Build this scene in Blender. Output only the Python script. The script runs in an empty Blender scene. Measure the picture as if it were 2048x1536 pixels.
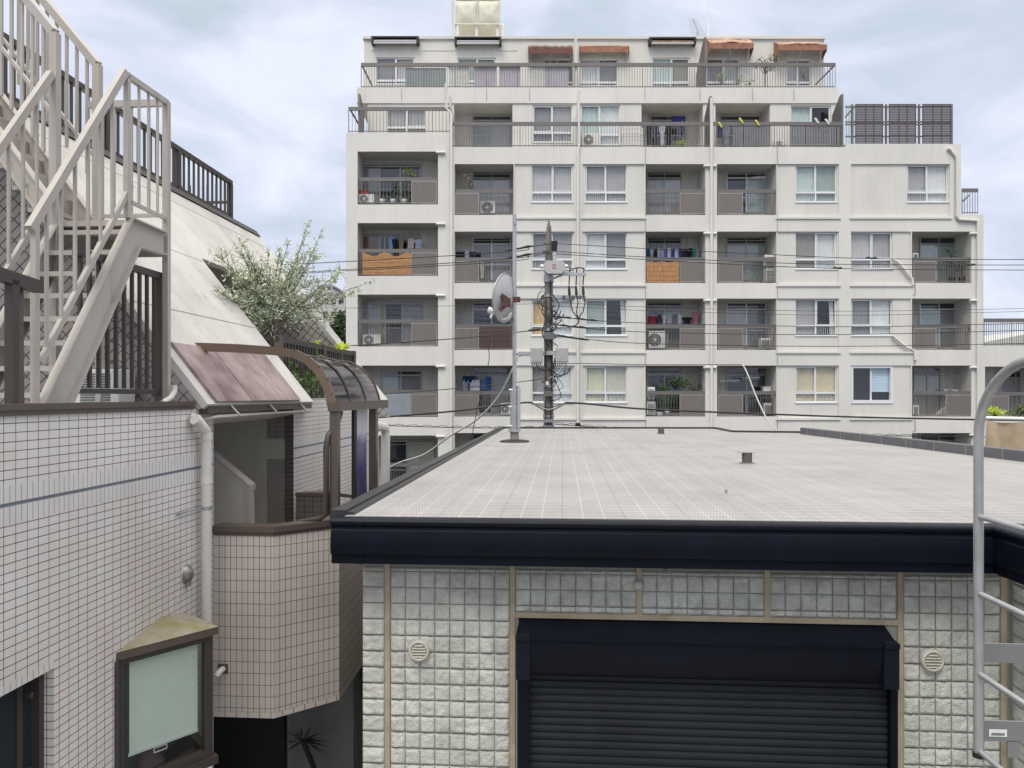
import bpy, math, random
from mathutils import Vector, noise
random.seed(7)
R = math.radians
SC = bpy.context.scene
COL = SC.collection
# ------------------------------------------------------------------ camera, sky, sun
F = 1480.0        # focal length in photo pixels (2048 wide)
HZ = 791.0        # horizon row
H = 7.0           # eye height above the street
T = 0.0682        # yaw of the near buildings against the far facade
cam = bpy.data.cameras.new('camera'); cam_o = bpy.data.objects.new('camera', cam); COL.objects.link(cam_o)
cam.sensor_width = 36; cam.lens = F/2048*36; cam.shift_y = (HZ-768)/2048
cam.clip_start = .05; cam.clip_end = 2000
cam_o.location = (0, 0, H); cam_o.rotation_euler = (R(90), 0, 0)
SC.camera = cam_o
SUN_EL, SUN_AZ = 58, 200      # azimuth: degrees clockwise from +Y
w = bpy.data.worlds.new('World'); SC.world = w; w.use_nodes = True
nt = w.node_tree; nt.nodes.clear()
def N(nt, t, **k):
    n = nt.nodes.new(t)
    for a, b in k.items():
        if a.startswith('i_'): n.inputs[a[2:].replace('_', ' ')].default_value = b
        else: setattr(n, a, b)
    return n
L = lambda nt, a, b: nt.links.new(a, b)
out = N(nt, 'ShaderNodeOutputWorld')
sky = N(nt, 'ShaderNodeTexSky', sky_type='NISHITA', sun_disc=False, sun_elevation=R(SUN_EL), sun_rotation=R(SUN_AZ), dust_density=2.0)
bg1 = N(nt, 'ShaderNodeBackground', i_Strength=.10); L(nt, sky.outputs[0], bg1.inputs[0])
tc = N(nt, 'ShaderNodeTexCoord')
mp = N(nt, 'ShaderNodeMapping'); mp.inputs['Scale'].default_value = (1.6, 1.6, 3.6); mp.inputs['Location'].default_value = (.35, .2, .15)
L(nt, tc.outputs['Generated'], mp.inputs[0])
nz = N(nt, 'ShaderNodeTexNoise', i_Scale=2.9, i_Detail=6.0, i_Roughness=.52, i_Distortion=.5); L(nt, mp.outputs[0], nz.inputs[0])
cr = N(nt, 'ShaderNodeValToRGB'); L(nt, nz.outputs[0], cr.inputs[0])
e = cr.color_ramp.elements
e[0].position = .33; e[0].color = (.54, .625, .70, 1)
e[1].position = .66; e[1].color = (.82, .865, .96, 1)
x = e.new(.45); x.color = (.61, .68, .80, 1)
x = e.new(.54); x.color = (.71, .755, .89, 1)
sx = N(nt, 'ShaderNodeSeparateXYZ'); L(nt, tc.outputs['Generated'], sx.inputs[0])
mr = N(nt, 'ShaderNodeMapRange'); L(nt, sx.outputs[2], mr.inputs[0])
for i, v in zip((1, 2, 3, 4), (.46, .9, .84, 2.1)): mr.inputs[i].default_value = v
zf = N(nt, 'ShaderNodeMapRange'); L(nt, sx.outputs[2], zf.inputs[0]); zf.inputs[1].default_value = .46; zf.inputs[2].default_value = .72
zm = N(nt, 'ShaderNodeMix', data_type='RGBA'); L(nt, zf.outputs[0], zm.inputs[0]); L(nt, cr.outputs[0], zm.inputs[6]); zm.inputs[7].default_value = (.95, .905, .85, 1)
bg2 = N(nt, 'ShaderNodeBackground'); L(nt, zm.outputs[2], bg2.inputs[0]); L(nt, mr.outputs[0], bg2.inputs[1])
mx = N(nt, 'ShaderNodeMixShader', i_Fac=.9); L(nt, bg1.outputs[0], mx.inputs[1]); L(nt, bg2.outputs[0], mx.inputs[2])
L(nt, mx.outputs[0], out.inputs[0])
sun = bpy.data.lights.new('sun', 'SUN'); sun.energy = 1.5; sun.angle = R(25); sun.color = (1, .94, .85)
sun_o = bpy.data.objects.new('sun', sun); COL.objects.link(sun_o); sun_o.location = (0, -10, 40)
sd = Vector((math.sin(R(SUN_AZ))*math.cos(R(SUN_EL)), math.cos(R(SUN_AZ))*math.cos(R(SUN_EL)), math.sin(R(SUN_EL))))
sun_o.rotation_euler = sd.to_track_quat('Z', 'Y').to_euler()
SC.view_settings.view_transform = 'Standard'; SC.view_settings.look = 'None'
SC.view_settings.exposure = 0.42; SC.view_settings.gamma = 1

# ------------------------------------------------------------------ coordinates
def P(px, py, Y): return Vector(((px-1024)/F*Y, Y, H+(HZ-py)/F*Y))          # on the frontal plane at distance Y
def AB(a, b, z): return Vector((a+T*b, b-T*a, H+z))                          # frame of the near buildings
def PA(px, py, a):
    r = (px-1024)/F; t = a*(1+T*T)/(r-T); return Vector((r*t, t, H+(HZ-py)/F*t))
def PB(px, py, b):
    r = (px-1024)/F; t = b*(1+T*T)/(1+T*r); return Vector((r*t, t, H+(HZ-py)/F*t))
def PZ(px, py, z):
    t = z*F/(HZ-py); return Vector(((px-1024)/F*t, t, H+z))
def ab(v): return ((v.x-T*v.y)/(1+T*T), (v.y+T*v.x)/(1+T*T), v.z-H)
def bA(px, a): return ab(PA(px, 0, a))[1]
U = Vector((1, -T, 0)).normalized(); D = Vector((T, 1, 0)).normalized(); ZV = Vector((0, 0, 1))

# ------------------------------------------------------------------ mesh builder
class MB:
    def __init__(s): s.v = []; s.f = []; s.uv = []; s.sm = []; s.pc = []
    def face(s, pts, uv=None, smooth=False):
        i = len(s.v); s.v += [Vector(p) for p in pts]; s.f.append(tuple(range(i, i+len(pts))))
        s.uv.append(uv or [(0, 0)]*len(pts)); s.sm.append(smooth); return s
    def hexa(s, c, uv=None):       # 8 corners: bottom ring 0-3, top ring 4-7
        s.pc.append(len(s.f))
        for q in ((3, 2, 1, 0), (4, 5, 6, 7), (0, 1, 5, 4), (1, 2, 6, 5), (2, 3, 7, 6), (3, 0, 4, 7)): s.face([c[k] for k in q])
        return s
    def box(s, p, q):
        x0, y0, z0 = (min(p[i], q[i]) for i in range(3)); x1, y1, z1 = (max(p[i], q[i]) for i in range(3))
        return s.hexa([(x0, y0, z0), (x1, y0, z0), (x1, y1, z0), (x0, y1, z0), (x0, y0, z1), (x1, y0, z1), (x1, y1, z1), (x0, y1, z1)])
    def pbox(s, x0, y0, x1, y1, Y, Y2):   # photo rectangle taken at distance Y, thickness from Y to Y2
        p = P(x0, y1, Y); q = P(x1, y0, Y); return s.box((p.x, Y, p.z), (q.x, Y2, q.z))
    def abox(s, a0, b0, z0, a1, b1, z1):
        return s.hexa([AB(a0, b0, z0), AB(a1, b0, z0), AB(a1, b1, z0), AB(a0, b1, z0), AB(a0, b0, z1), AB(a1, b0, z1), AB(a1, b1, z1), AB(a0, b1, z1)])
    def prism(s, poly, ext, uvs=None):
        s.pc.append(len(s.f))
        ext = Vector(ext); n = len(poly); p = [Vector(k) for k in poly]; q = [k+ext for k in p]
        s.face(p, uvs); s.face(q[::-1], uvs[::-1] if uvs else None)
        for i in range(n):
            j = (i+1) % n; s.face([p[j], p[i], q[i], q[j]], [(0, 0), ((p[i]-p[j]).length, 0), ((p[i]-p[j]).length, ext.length), (0, ext.length)])
        return s
    def bar(s, p, q, w, h=None, up=ZV):    # rectangular bar
        p = Vector(p); q = Vector(q); d = (q-p).normalized(); h = h or w
        up = Vector(up)
        if abs(d.dot(up)) > .99: up = Vector((0, 1, 0))
        sd_ = d.cross(up).normalized(); u2 = sd_.cross(d).normalized()
        a = sd_*w/2; b = u2*h/2
        return s.hexa([p-a-b, p+a-b, p+a+b, p-a+b, q-a-b, q+a-b, q+a+b, q-a+b])
    def tube(s, path, r, n=8, cap=True):
        s.pc.append(len(s.f)); path = [Vector(k) for k in path]; m = len(path)
        rr = r if isinstance(r, (list, tuple)) else [r]*m
        base = len(s.v); ref = None
        for i, p in enumerate(path):
            d = (path[min(i+1, m-1)]-path[max(i-1, 0)])
            d = d.normalized() if d.length > 1e-9 else Vector((0, 0, 1))
            if ref is None: ref = Vector((0, 0, 1)) if abs(d.z) < .9 else Vector((1, 0, 0))
            x = ref.cross(d)
            if x.length < 1e-6: x = Vector((1, 0, 0)).cross(d)
            x.normalize(); y = d.cross(x).normalized(); ref = y
            for k in range(n):
                t = 2*math.pi*k/n; s.v.append(p+(x*math.cos(t)+y*math.sin(t))*rr[i])
        for i in range(m-1):
            for k in range(n):
                k2 = (k+1) % n
                s.f.append((base+i*n+k, base+i*n+k2, base+(i+1)*n+k2, base+(i+1)*n+k)); s.uv.append([(0, 0)]*4); s.sm.append(True)
        if cap:
            s.face([s.v[base+k] for k in range(n)][::-1]); s.face([s.v[base+(m-1)*n+k] for k in range(n)])
        return s
    def cyl(s, p, q, r, n=16): return s.tube([p, q], r, n)
    def revolve(s, c, ax, prof, n=24):     # prof: (distance along ax, radius)
        s.pc.append(len(s.f)); c = Vector(c); ax = Vector(ax).normalized()
        x = ax.cross(ZV)
        if x.length < .1: x = ax.cross(Vector((0, 1, 0)))
        x.normalize(); y = ax.cross(x); base = len(s.v)
        for d, r in prof:
            for k in range(n):
                t = 2*math.pi*k/n; s.v.append(c+ax*d+(x*math.cos(t)+y*math.sin(t))*r)
        for i in range(len(prof)-1):
            for k in range(n):
                k2 = (k+1) % n; s.f.append((base+i*n+k, base+i*n+k2, base+(i+1)*n+k2, base+(i+1)*n+k)); s.uv.append([(0, 0)]*4); s.sm.append(True)
        return s
    def grid(s, f, nu, nv, smooth=True, uv=None):
        base = len(s.v)
        for j in range(nv+1):
            for i in range(nu+1): s.v.append(Vector(f(i/nu, j/nv)))
        for j in range(nv):
            for i in range(nu):
                k = base+j*(nu+1)+i; s.f.append((k, k+1, k+nu+2, k+nu+1)); s.sm.append(smooth)
                s.uv.append([uv(i/nu, j/nv), uv((i+1)/nu, j/nv), uv((i+1)/nu, (j+1)/nv), uv(i/nu, (j+1)/nv)] if uv else [(0, 0)]*4)
        return s
    def build_each(s, name, mat, parent):      # one object per bar, box or tube laid down
        ends_ = s.pc[1:]+[len(s.f)]
        for a, b in zip(s.pc, ends_):
            m = MB()
            for k in range(a, b):
                m.f.append(tuple(range(len(m.v), len(m.v)+len(s.f[k])))); m.v += [s.v[i] for i in s.f[k]]; m.uv.append(s.uv[k]); m.sm.append(False)
            m.build(name, mat, parent)
    def build(s, name, mat, parent=None, label=None, cat=None, group=None, kind=None, bevel=0):
        me = bpy.data.meshes.new(name)
        if parent is not None: off = wloc(parent)
        else:
            n = max(1, len(s.v)); off = Vector((sum(v.x for v in s.v)/n, sum(v.y for v in s.v)/n, min([v.z for v in s.v] or [0])))
        me.from_pydata([tuple(v-off) for v in s.v], [], s.f)
        ul = me.uv_layers.new(name='UVMap'); flat = []
        for u in s.uv:
            for a, b in u: flat += [a, b]
        ul.data.foreach_set('uv', flat)
        me.polygons.foreach_set('use_smooth', s.sm)
        me.materials.append(mat); me.update()
        o = bpy.data.objects.new(name, me); COL.objects.link(o)
        if parent is not None: o.parent = parent
        else: o.location = off
        if bevel:
            m = o.modifiers.new('bevel', 'BEVEL'); m.width = bevel; m.segments = 2; m.limit_method = 'ANGLE'; m.angle_limit = R(40); 
            md = o.modifiers.new('weld', 'WELD'); md.merge_threshold = .0002
            o.modifiers.move(1, 0)
        return tag(o, label, cat, group, kind)
def wloc(o):
    v = Vector((0, 0, 0))
    while o is not None: v = v+o.location; o = o.parent
    return v
def tag(o, label=None, cat=None, group=None, kind=None):
    if label: o['label'] = label
    if cat: o['category'] = cat
    if group: o['group'] = group
    if kind: o['kind'] = kind
    return o
def thing(name, loc, label, cat, group=None):
    o = bpy.data.objects.new(name, None); o.empty_display_size = .2; COL.objects.link(o); o.location = loc
    return tag(o, label, cat, group)

# ------------------------------------------------------------------ materials
def srgb(c): return tuple(((v/255)/12.92 if v/255 <= .04045 else (((v/255)+.055)/1.055)**2.4) for v in c)
_m = {}
def mat(name, col, rough=.6, metal=0, spec=.5, var=.12, scale=3., bump=0, bscale=40, tint=None, streak=0, trans=0, coord='Object'):
    if name in _m: return _m[name]
    m = bpy.data.materials.new(name); m.use_nodes = True; nt = m.node_tree; b = nt.nodes['Principled BSDF']
    b.inputs['Roughness'].default_value = rough; b.inputs['Metallic'].default_value = metal; b.inputs['Specular IOR Level'].default_value = spec
    if trans: b.inputs['Subsurface Weight'].default_value = 0
    tc = N(nt, 'ShaderNodeTexCoord'); src = tc.outputs[coord]
    geo = N(nt, 'ShaderNodeNewGeometry')
    nz = N(nt, 'ShaderNodeTexNoise', i_Scale=scale, i_Detail=6.0, i_Roughness=.6); L(nt, geo.outputs['Position'], nz.inputs[0])
    c = Vector(col); t = Vector(tint) if tint else c*.7
    lo = c.lerp(t, var*2.2); hi = c*(1+var*.6)
    r = N(nt, 'ShaderNodeValToRGB'); L(nt, nz.outputs[0], r.inputs[0])
    r.color_ramp.elements[0].position = .3; r.color_ramp.elements[0].color = (*lo, 1)
    r.color_ramp.elements[1].position = .65; r.color_ramp.elements[1].color = (*[min(1, k) for k in hi], 1)
    cs = r.outputs[0]
    if streak:
        mp = N(nt, 'ShaderNodeMapping'); mp.inputs['Scale'].default_value = (1.3, 1.3, .3); L(nt, geo.outputs['Position'], mp.inputs[0])
        n2 = N(nt, 'ShaderNodeTexNoise', i_Scale=1.6, i_Detail=5.0, i_Roughness=.65); L(nt, mp.outputs[0], n2.inputs[0])
        r2 = N(nt, 'ShaderNodeValToRGB'); L(nt, n2.outputs[0], r2.inputs[0])
        r2.color_ramp.elements[0].position = .3; r2.color_ramp.elements[0].color = (1-streak, 1-streak, 1-streak*1.15, 1)
        r2.color_ramp.elements[1].position = .56; r2.color_ramp.elements[1].color = (1, 1, 1, 1)
        mm = N(nt, 'ShaderNodeMix', data_type='RGBA', blend_type='MULTIPLY'); mm.inputs[0].default_value = 1
        L(nt, cs, mm.inputs[6]); L(nt, r2.outputs[0], mm.inputs[7]); cs = mm.outputs[2]
        mp3 = N(nt, 'ShaderNodeMapping'); mp3.inputs['Scale'].default_value = (7, 7, .45); L(nt, geo.outputs['Position'], mp3.inputs[0])
        n4 = N(nt, 'ShaderNodeTexNoise', i_Scale=1.0, i_Detail=4.0, i_Roughness=.7); L(nt, mp3.outputs[0], n4.inputs[0])
        r4 = N(nt, 'ShaderNodeValToRGB'); L(nt, n4.outputs[0], r4.inputs[0]); r4.color_ramp.elements[0].position = .57; r4.color_ramp.elements[0].color = (1, 1, 1, 1)
        k4 = 1-min(.3, streak*1.6+.03); r4.color_ramp.elements[1].position = .74; r4.color_ramp.elements[1].color = (k4, k4*.99, k4*.965, 1)
        m4 = N(nt, 'ShaderNodeMix', data_type='RGBA', blend_type='MULTIPLY'); m4.inputs[0].default_value = 1
        L(nt, cs, m4.inputs[6]); L(nt, r4.outputs[0], m4.inputs[7]); cs = m4.outputs[2]
    L(nt, cs, b.inputs['Base Color'])
    if bump:
        n3 = N(nt, 'ShaderNodeTexNoise', i_Scale=bscale, i_Detail=4.0); L(nt, geo.outputs['Position'], n3.inputs[0])
        bp = N(nt, 'ShaderNodeBump', i_Strength=bump, i_Distance=.01); L(nt, n3.outputs[0], bp.inputs['Height']); L(nt, bp.outputs[0], b.inputs['Normal'])
    _m[name] = m; return m
def tile_mat(name, col, col2, mortar, tw, th, ms=.0035, rough=.45, rot=0, streak=.0, stain=None):
    m = bpy.data.materials.new(name); m.use_nodes = True; nt = m.node_tree; b = nt.nodes['Principled BSDF']
    b.inputs['Roughness'].default_value = rough
    uv = N(nt, 'ShaderNodeUVMap'); mp = N(nt, 'ShaderNodeMapping'); mp.inputs['Rotation'].default_value = (0, 0, R(rot)); L(nt, uv.outputs[0], mp.inputs[0])
    br = N(nt, 'ShaderNodeTexBrick', offset=0.0, squash=1.0); L(nt, mp.outputs[0], br.inputs[0])
    br.inputs['Color1'].default_value = (*col, 1); br.inputs['Color2'].default_value = (*col2, 1); br.inputs['Mortar'].default_value = (*mortar, 1)
    br.inputs['Scale'].default_value = 1; br.inputs['Mortar Size'].default_value = ms; br.inputs['Mortar Smooth'].default_value = .1
    br.inputs['Brick Width'].default_value = tw; br.inputs['Row Height'].default_value = th; br.inputs['Bias'].default_value = -.35
    nz = N(nt, 'ShaderNodeTexNoise', i_Scale=1.3, i_Detail=5.0); geo = N(nt, 'ShaderNodeNewGeometry'); L(nt, geo.outputs['Position'], nz.inputs[0])
    r = N(nt, 'ShaderNodeValToRGB'); L(nt, nz.outputs[0], r.inputs[0]); s_ = stain or (.86, .85, .82)
    r.color_ramp.elements[0].position = .3; r.color_ramp.elements[0].color = (*s_, 1); r.color_ramp.elements[1].position = .62; r.color_ramp.elements[1].color = (1, 1, 1, 1)
    mm = N(nt, 'ShaderNodeMix', data_type='RGBA', blend_type='MULTIPLY'); mm.inputs[0].default_value = 1
    L(nt, br.outputs[0], mm.inputs[6]); L(nt, r.outputs[0], mm.inputs[7]); L(nt, mm.outputs[2], b.inputs['Base Color'])
    bp = N(nt, 'ShaderNodeBump', i_Strength=.5, i_Distance=.004, invert=True); L(nt, br.outputs['Fac'], bp.inputs['Height']); L(nt, bp.outputs[0], b.inputs['Normal'])
    return m
def glass_mat(name, tint, fac=.16, rough=.02):
    m = bpy.data.materials.new(name); m.use_nodes = True; nt = m.node_tree; nt.nodes.clear()
    o = N(nt, 'ShaderNodeOutputMaterial'); t = N(nt, 'ShaderNodeBsdfTransparent'); t.inputs[0].default_value = (*tint, 1)
    g = N(nt, 'ShaderNodeBsdfGlossy', i_Roughness=rough); g.inputs[0].default_value = (.9, .93, 1, 1)
    fr = N(nt, 'ShaderNodeLayerWeight', i_Blend=.5); pw = N(nt, 'ShaderNodeMath', operation='POWER'); pw.inputs[1].default_value = 4; L(nt, fr.outputs['Facing'], pw.inputs[0])
    ad = N(nt, 'ShaderNodeMath', operation='MULTIPLY_ADD'); ad.inputs[1].default_value = .7; ad.inputs[2].default_value = fac; L(nt, pw.outputs[0], ad.inputs[0])
    nz = N(nt, 'ShaderNodeTexNoise', i_Scale=1.2); bp = N(nt, 'ShaderNodeBump', i_Strength=.06, i_Distance=.03); L(nt, nz.outputs[0], bp.inputs['Height']); L(nt, bp.outputs[0], g.inputs['Normal'])
    mx = N(nt, 'ShaderNodeMixShader'); L(nt, ad.outputs[0], mx.inputs[0]); L(nt, t.outputs[0], mx.inputs[1]); L(nt, g.outputs[0], mx.inputs[2]); L(nt, mx.outputs[0], o.inputs[0])
    return m
M = {}
M['facade'] = mat('facade_paint', (.66, .65, .62), .85, var=.08, scale=.35, streak=.05, bump=.15, bscale=14)
M['panel'] = mat('facade_panel_paint', (.64, .63, .595), .85, var=.06, scale=.6, streak=.05, bump=.12, bscale=14)
M['inner'] = mat('balcony_inner_paint', (.60, .58, .55), .85, var=.12, scale=.8, streak=.15)
M['ceil'] = mat('balcony_ceiling_paint', (.58, .57, .54), .85, var=.1)
M['rail'] = mat('railing_metal', (.165, .155, .15), .5, metal=.3, var=.08)
M['privacy'] = mat('privacy_board', (.165, .148, .14), .55, var=.06, scale=1.5, streak=.08)
M['alu'] = mat('white_aluminium', (.74, .76, .77), .35, metal=.1, var=.03)
M['greyalu'] = mat('grey_aluminium', (.38, .38, .37), .4, metal=.3, var=.05)
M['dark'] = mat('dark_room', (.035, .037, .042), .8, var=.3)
M['glass'] = glass_mat('window_glass', (.92, .93, .92), .08)
M['darkglass'] = glass_mat('dark_glass', (.30, .36, .38), .12)
M['smoke'] = glass_mat('smoked_polycarbonate', (.25, .215, .20), .13, .1)
M['pipe'] = mat('pale_pipe', (.62, .60, .56), .5, var=.08)
M['white'] = mat('white_plastic', (.72, .72, .70), .5, var=.06)
M['acgrille'] = mat('fan_grille_grey', (.12, .125, .125), .5, var=.1)
M['wire'] = mat('black_cable', (.02, .02, .022), .55, var=.1)
M['gwire'] = mat('grey_cable', (.42, .42, .40), .6, var=.1)
M['galv'] = mat('galvanised_steel', (.42, .43, .44), .42, metal=.6, var=.18, scale=9)
M['concrete'] = mat('pole_concrete', (.20, .18, .165), .9, var=.3, scale=2.5, streak=.2, bump=.3)
M['box'] = mat('grey_box_paint', (.42, .42, .42), .5, var=.08)
M['rust'] = mat('rusty_iron', (.075, .032, .028), .8, var=.3, scale=20)
M['navy'] = mat('navy_gutter_plastic', (.0028, .0045, .0105), .42, spec=.16, var=.3, scale=5, streak=.2)
M['navyshut'] = mat('navy_shutter_slats', (.014, .017, .022), .5, metal=.0, spec=.2, var=.2, scale=5, streak=.2)
M['stone'] = mat('rock_face_siding', (.49, .50, .465), .9, var=.3, scale=7, bump=1.0, bscale=90, streak=.04)
M['seal'] = mat('beige_sealant', (.36, .31, .23), .85, var=.25, scale=5, tint=(.2, .16, .11))
M['ventp'] = mat('beige_vent_plastic', (.50, .48, .42), .6, var=.12, scale=8)
M['plaster'] = mat('white_render', (.55, .54, .515), .92, var=.12, scale=1.1, streak=.16, bump=.5, bscale=30)
M['soffit'] = mat('olive_plaster', (.50, .475, .42), .9, var=.1, bump=.2)
M['brown'] = mat('brown_metal_trim', (.115, .092, .08), .42, metal=.35, var=.12, scale=4)
M['bronze'] = mat('bronze_metal_arch', (.17, .125, .095), .42, metal=.4, var=.12, scale=4)
M['fence'] = mat('dark_brown_fence', (.060, .050, .047), .45, metal=.2, var=.1)
M['stair'] = mat('stair_paint', (.42, .395, .37), .5, var=.08, scale=5, streak=.14, tint=(.33, .26, .2))
M['copper'] = mat('weathered_copper_sheet', (.37, .30, .29), .33, metal=.3, var=.5, scale=2.6, tint=(.19, .115, .13))
M['moss'] = mat('mossy_metal_roof', (.30, .27, .22), .45, metal=.2, var=.4, scale=4, tint=(.20, .19, .05))
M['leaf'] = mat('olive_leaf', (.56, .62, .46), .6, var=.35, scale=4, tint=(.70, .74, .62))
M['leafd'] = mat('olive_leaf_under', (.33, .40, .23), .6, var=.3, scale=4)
M['green'] = mat('green_leaf', (.07, .14, .03), .5, var=.4, scale=9)
M['lime'] = mat('lime_leaf', (.45, .55, .06), .5, var=.3, scale=9)
M['dgreen'] = mat('dark_green_leaf', (.035, .06, .02), .6, var=.4, scale=9)
M['bark'] = mat('bark', (.12, .095, .075), .9, var=.3, scale=14, bump=.5)
M['asphalt'] = mat('asphalt', (.05, .05, .05), .9, var=.2, bump=.4)
M['darkwall'] = mat('shade_dark_paint', (.05, .052, .05), .9, var=.2)  # shade below the balcony is put into this dark colour; cabinet shares it
M['bamboo'] = mat('bamboo_reed', (.42, .235, .105), .75, var=.45, scale=14, tint=(.32, .15, .06))
M['awn'] = mat('terracotta_awning_cloth', (.29, .145, .10), .85, var=.3, scale=5, tint=(.2, .07, .04))
M['awntop'] = mat('faded_awning_cloth', (.38, .25, .18), .85, var=.4, scale=6, tint=(.25, .12, .08))
M['awnred'] = mat('dark_red_awning_cloth', (.16, .07, .06), .85, var=.3, scale=6)
M['tank'] = mat('cream_tank_panels', (.62, .61, .50), .5, var=.1, scale=3, streak=.1)
M['screen'] = mat('dark_louver', (.10, .085, .09), .6, var=.1)
M['tarp'] = mat('tan_tarpaulin', (.42, .33, .23), .85, var=.25, scale=3, bump=.4, bscale=5)
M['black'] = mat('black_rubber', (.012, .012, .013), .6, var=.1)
M['dish'] = mat('pale_grey_dish', (.40, .41, .42), .4, var=.12, scale=2)
M['grey'] = mat('grey_paint', (.22, .22, .22), .6, var=.1)
M['far'] = mat('distant_wall', (.50, .51, .50), .9, var=.1)
M['band'] = mat('blue_grey_band', (.22, .24, .27), .6, var=.1)
TW = tile_mat('pale_mosaic_tiles', (.73, .675, .665), (.70, .73, .71), (.06, .05, .05), .0866, .05, ms=.0023, rot=0)
TS = tile_mat('soldier_tiles', (.70, .67, .665), (.70, .72, .71), (.16, .15, .14), .0433, .2, ms=.0020)
TV = tile_mat('upright_tiles', (.53, .485, .455), (.56, .51, .48), (.05, .04, .04), .05, .098, ms=.0022)
TD = tile_mat('diagonal_tiles', (.26, .235, .22), (.29, .26, .245), (.035, .03, .03), .062, .12, ms=.005, rot=45)
TB = tile_mat('brown_tiles', (.13, .115, .11), (.15, .13, .125), (.03, .025, .025), .0866, .05, ms=.003)

def wallgrid(mb, solids, holes, mapf, depth, uvf=None):
    """union of rectangles minus holes; front faces at w=0, reveals going in to w=depth"""
    us = sorted({v for r in solids+holes for v in (r[0], r[2])}); vs = sorted({v for r in solids+holes for v in (r[1], r[3])})
    def inside(u, v): return any(r[0] < u < r[2] and r[1] < v < r[3] for r in solids) and not any(r[0] < u < r[2] and r[1] < v < r[3] for r in holes)
    nu, nv = len(us)-1, len(vs)-1
    ok = [[inside((us[i]+us[i+1])/2, (vs[j]+vs[j+1])/2) for j in range(nv)] for i in range(nu)]
    g = lambda i, j: 0 <= i < nu and 0 <= j < nv and ok[i][j]
    uvf = uvf or (lambda u, v: (u, v))
    for i in range(nu):
        for j in range(nv):
            if not ok[i][j]: continue
            u0, u1, v0, v1 = us[i], us[i+1], vs[j], vs[j+1]
            mb.face([mapf(u0, v0, 0), mapf(u1, v0, 0), mapf(u1, v1, 0), mapf(u0, v1, 0)], [uvf(u0, v0), uvf(u1, v0), uvf(u1, v1), uvf(u0, v1)])
            for c, (p, q) in ((g(i-1, j), ((u0, v0), (u0, v1))), (g(i+1, j), ((u1, v1), (u1, v0))), (g(i, j-1), ((u1, v0), (u0, v0))), (g(i, j+1), ((u0, v1), (u1, v1)))):
                if not c:
                    l = abs(p[0]-q[0])+abs(p[1]-q[1]); 
                    a_, b_ = uvf(*p), uvf(*q)
                    if p[0] == q[0]: uvq = [a_, b_, (b_[0]+depth, b_[1]), (a_[0]+depth, a_[1])]
                    else: uvq = [a_, b_, (b_[0], b_[1]+depth), (a_[0], a_[1]+depth)]
                    mb.face([mapf(*p, 0), mapf(*q, 0), mapf(*q, depth), mapf(*p, depth)], uvq)
    return mb
def pmap(Y):
    def f(u, v, wd):
        p = P(u, v, Y); return Vector((p.x, Y+wd, p.z))
    return f

# ------------------------------------------------------------------ ground
g = MB(); g.face([(-400, -200, 0), (400, -200, 0), (400, 900, 0), (-400, 900, 0)]); g.build('ground', M['asphalt'], kind='structure')
g = MB(); g.face([(-9, -8, .004), (14, -8, .004), (14, 5.2, .004), (-9, 5.2, .004)]); g.build('bounce_sheet', mat('bounce_sheet_concrete', (.36, .35, .33), .9, var=.2), kind='structure')  # pale sheet added out of view to bounce light onto the near wall

# ================================================================== FAR APARTMENT BUILDING
Y6, Y7, Y8 = 30.0, 31.0, 32.5
bld = thing('apartment_building', (P(1300, 0, 30).x, 30, 0), 'long pale grey stepped apartment block with balconies across the street', 'building')
ROWT = [328, 463, 597, 731, 866]; ROWB = [430, 566, 700, 833, 970]; LEDGE = [437, 572, 706, 839]
AT = [303, 446, 589, 731, 871]; AB_ = [409, 552, 693, 834, 980]
GB = 1136.   # street level row at Y=30
solids = [(692, 265, 905, GB), (905, 294, 1690, GB), (1690, 288, 1922, GB), (1922, 429, 1967, GB), (1967, 692, 2140, GB)]
rec = []     # recessed balconies: (x0, y0, x1, y1)
for r in range(5): rec.append((715, AT[r], 876, AB_[r]))
for r in range(5):
    for a_, b_ in ((909, 1027), (1291, 1411), (1434, 1553)): rec.append((a_, ROWT[r], b_, ROWB[r]))
    if r: rec.append((1824, ROWT[r], 1943, ROWB[r]))
    if r >= 3: rec.append((1970, ROWT[r]+2, 2080, ROWB[r]))
bays = []
for r in range(4):
    for a_, b_ in ((1029, 1149), (1165, 1289), (1555, 1678)): bays.append((a_, ROWT[r], b_, LEDGE[r]))
    bays.append((1702, ROWT[r], 1900 if r == 0 else 1822, LEDGE[r]))
wb = MB(); wallgrid(wb, solids, rec+bays, pmap(Y6), .06); wb.build('wall', M['facade'], bld)
# floor slabs and body behind the front wall (gives the terraces their floors and the block its depth)
body = MB()
body.pbox(692, 265, 905, GB, Y6, 41) if False else None
def pbox2(mb, x0, y0, x1, y1, Y, Ya, Yb): 
    p = P(x0, y1, Y); q = P(x1, y0, Y); mb.box((p.x, Ya, p.z), (q.x, Yb, q.z))
pbox2(body, 692.3, 265.3, 904.8, GB, Y6, 31.25, 42); pbox2(body, 904.8, 294.3, 1690, GB, Y6, 31.25, 42)
pbox2(body, 1690, 288.3, 1921.7, GB, Y6, 31.25, 42); pbox2(body, 1921.7, 429.3, 1966.8, GB, Y6, 31.25, 42); pbox2(body, 1966.8, 692.3, 2140, GB, Y6, 31.25, 42)
body.build('block_body', M['inner'], bld)
tf = MB()
for x0, y, x1 in ((692.2, 265.2, 905), (905, 294.2, 1690), (1690, 288.2, 1921.8), (1921.8, 429.2, 1966.9), (1966.9, 692.2, 2140)):
    p = P(x0, y, Y6); q = P(x1, y, Y6); tf.box((p.x, Y6+.01, p.z-.12), (q.x, 31.25, q.z))
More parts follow.
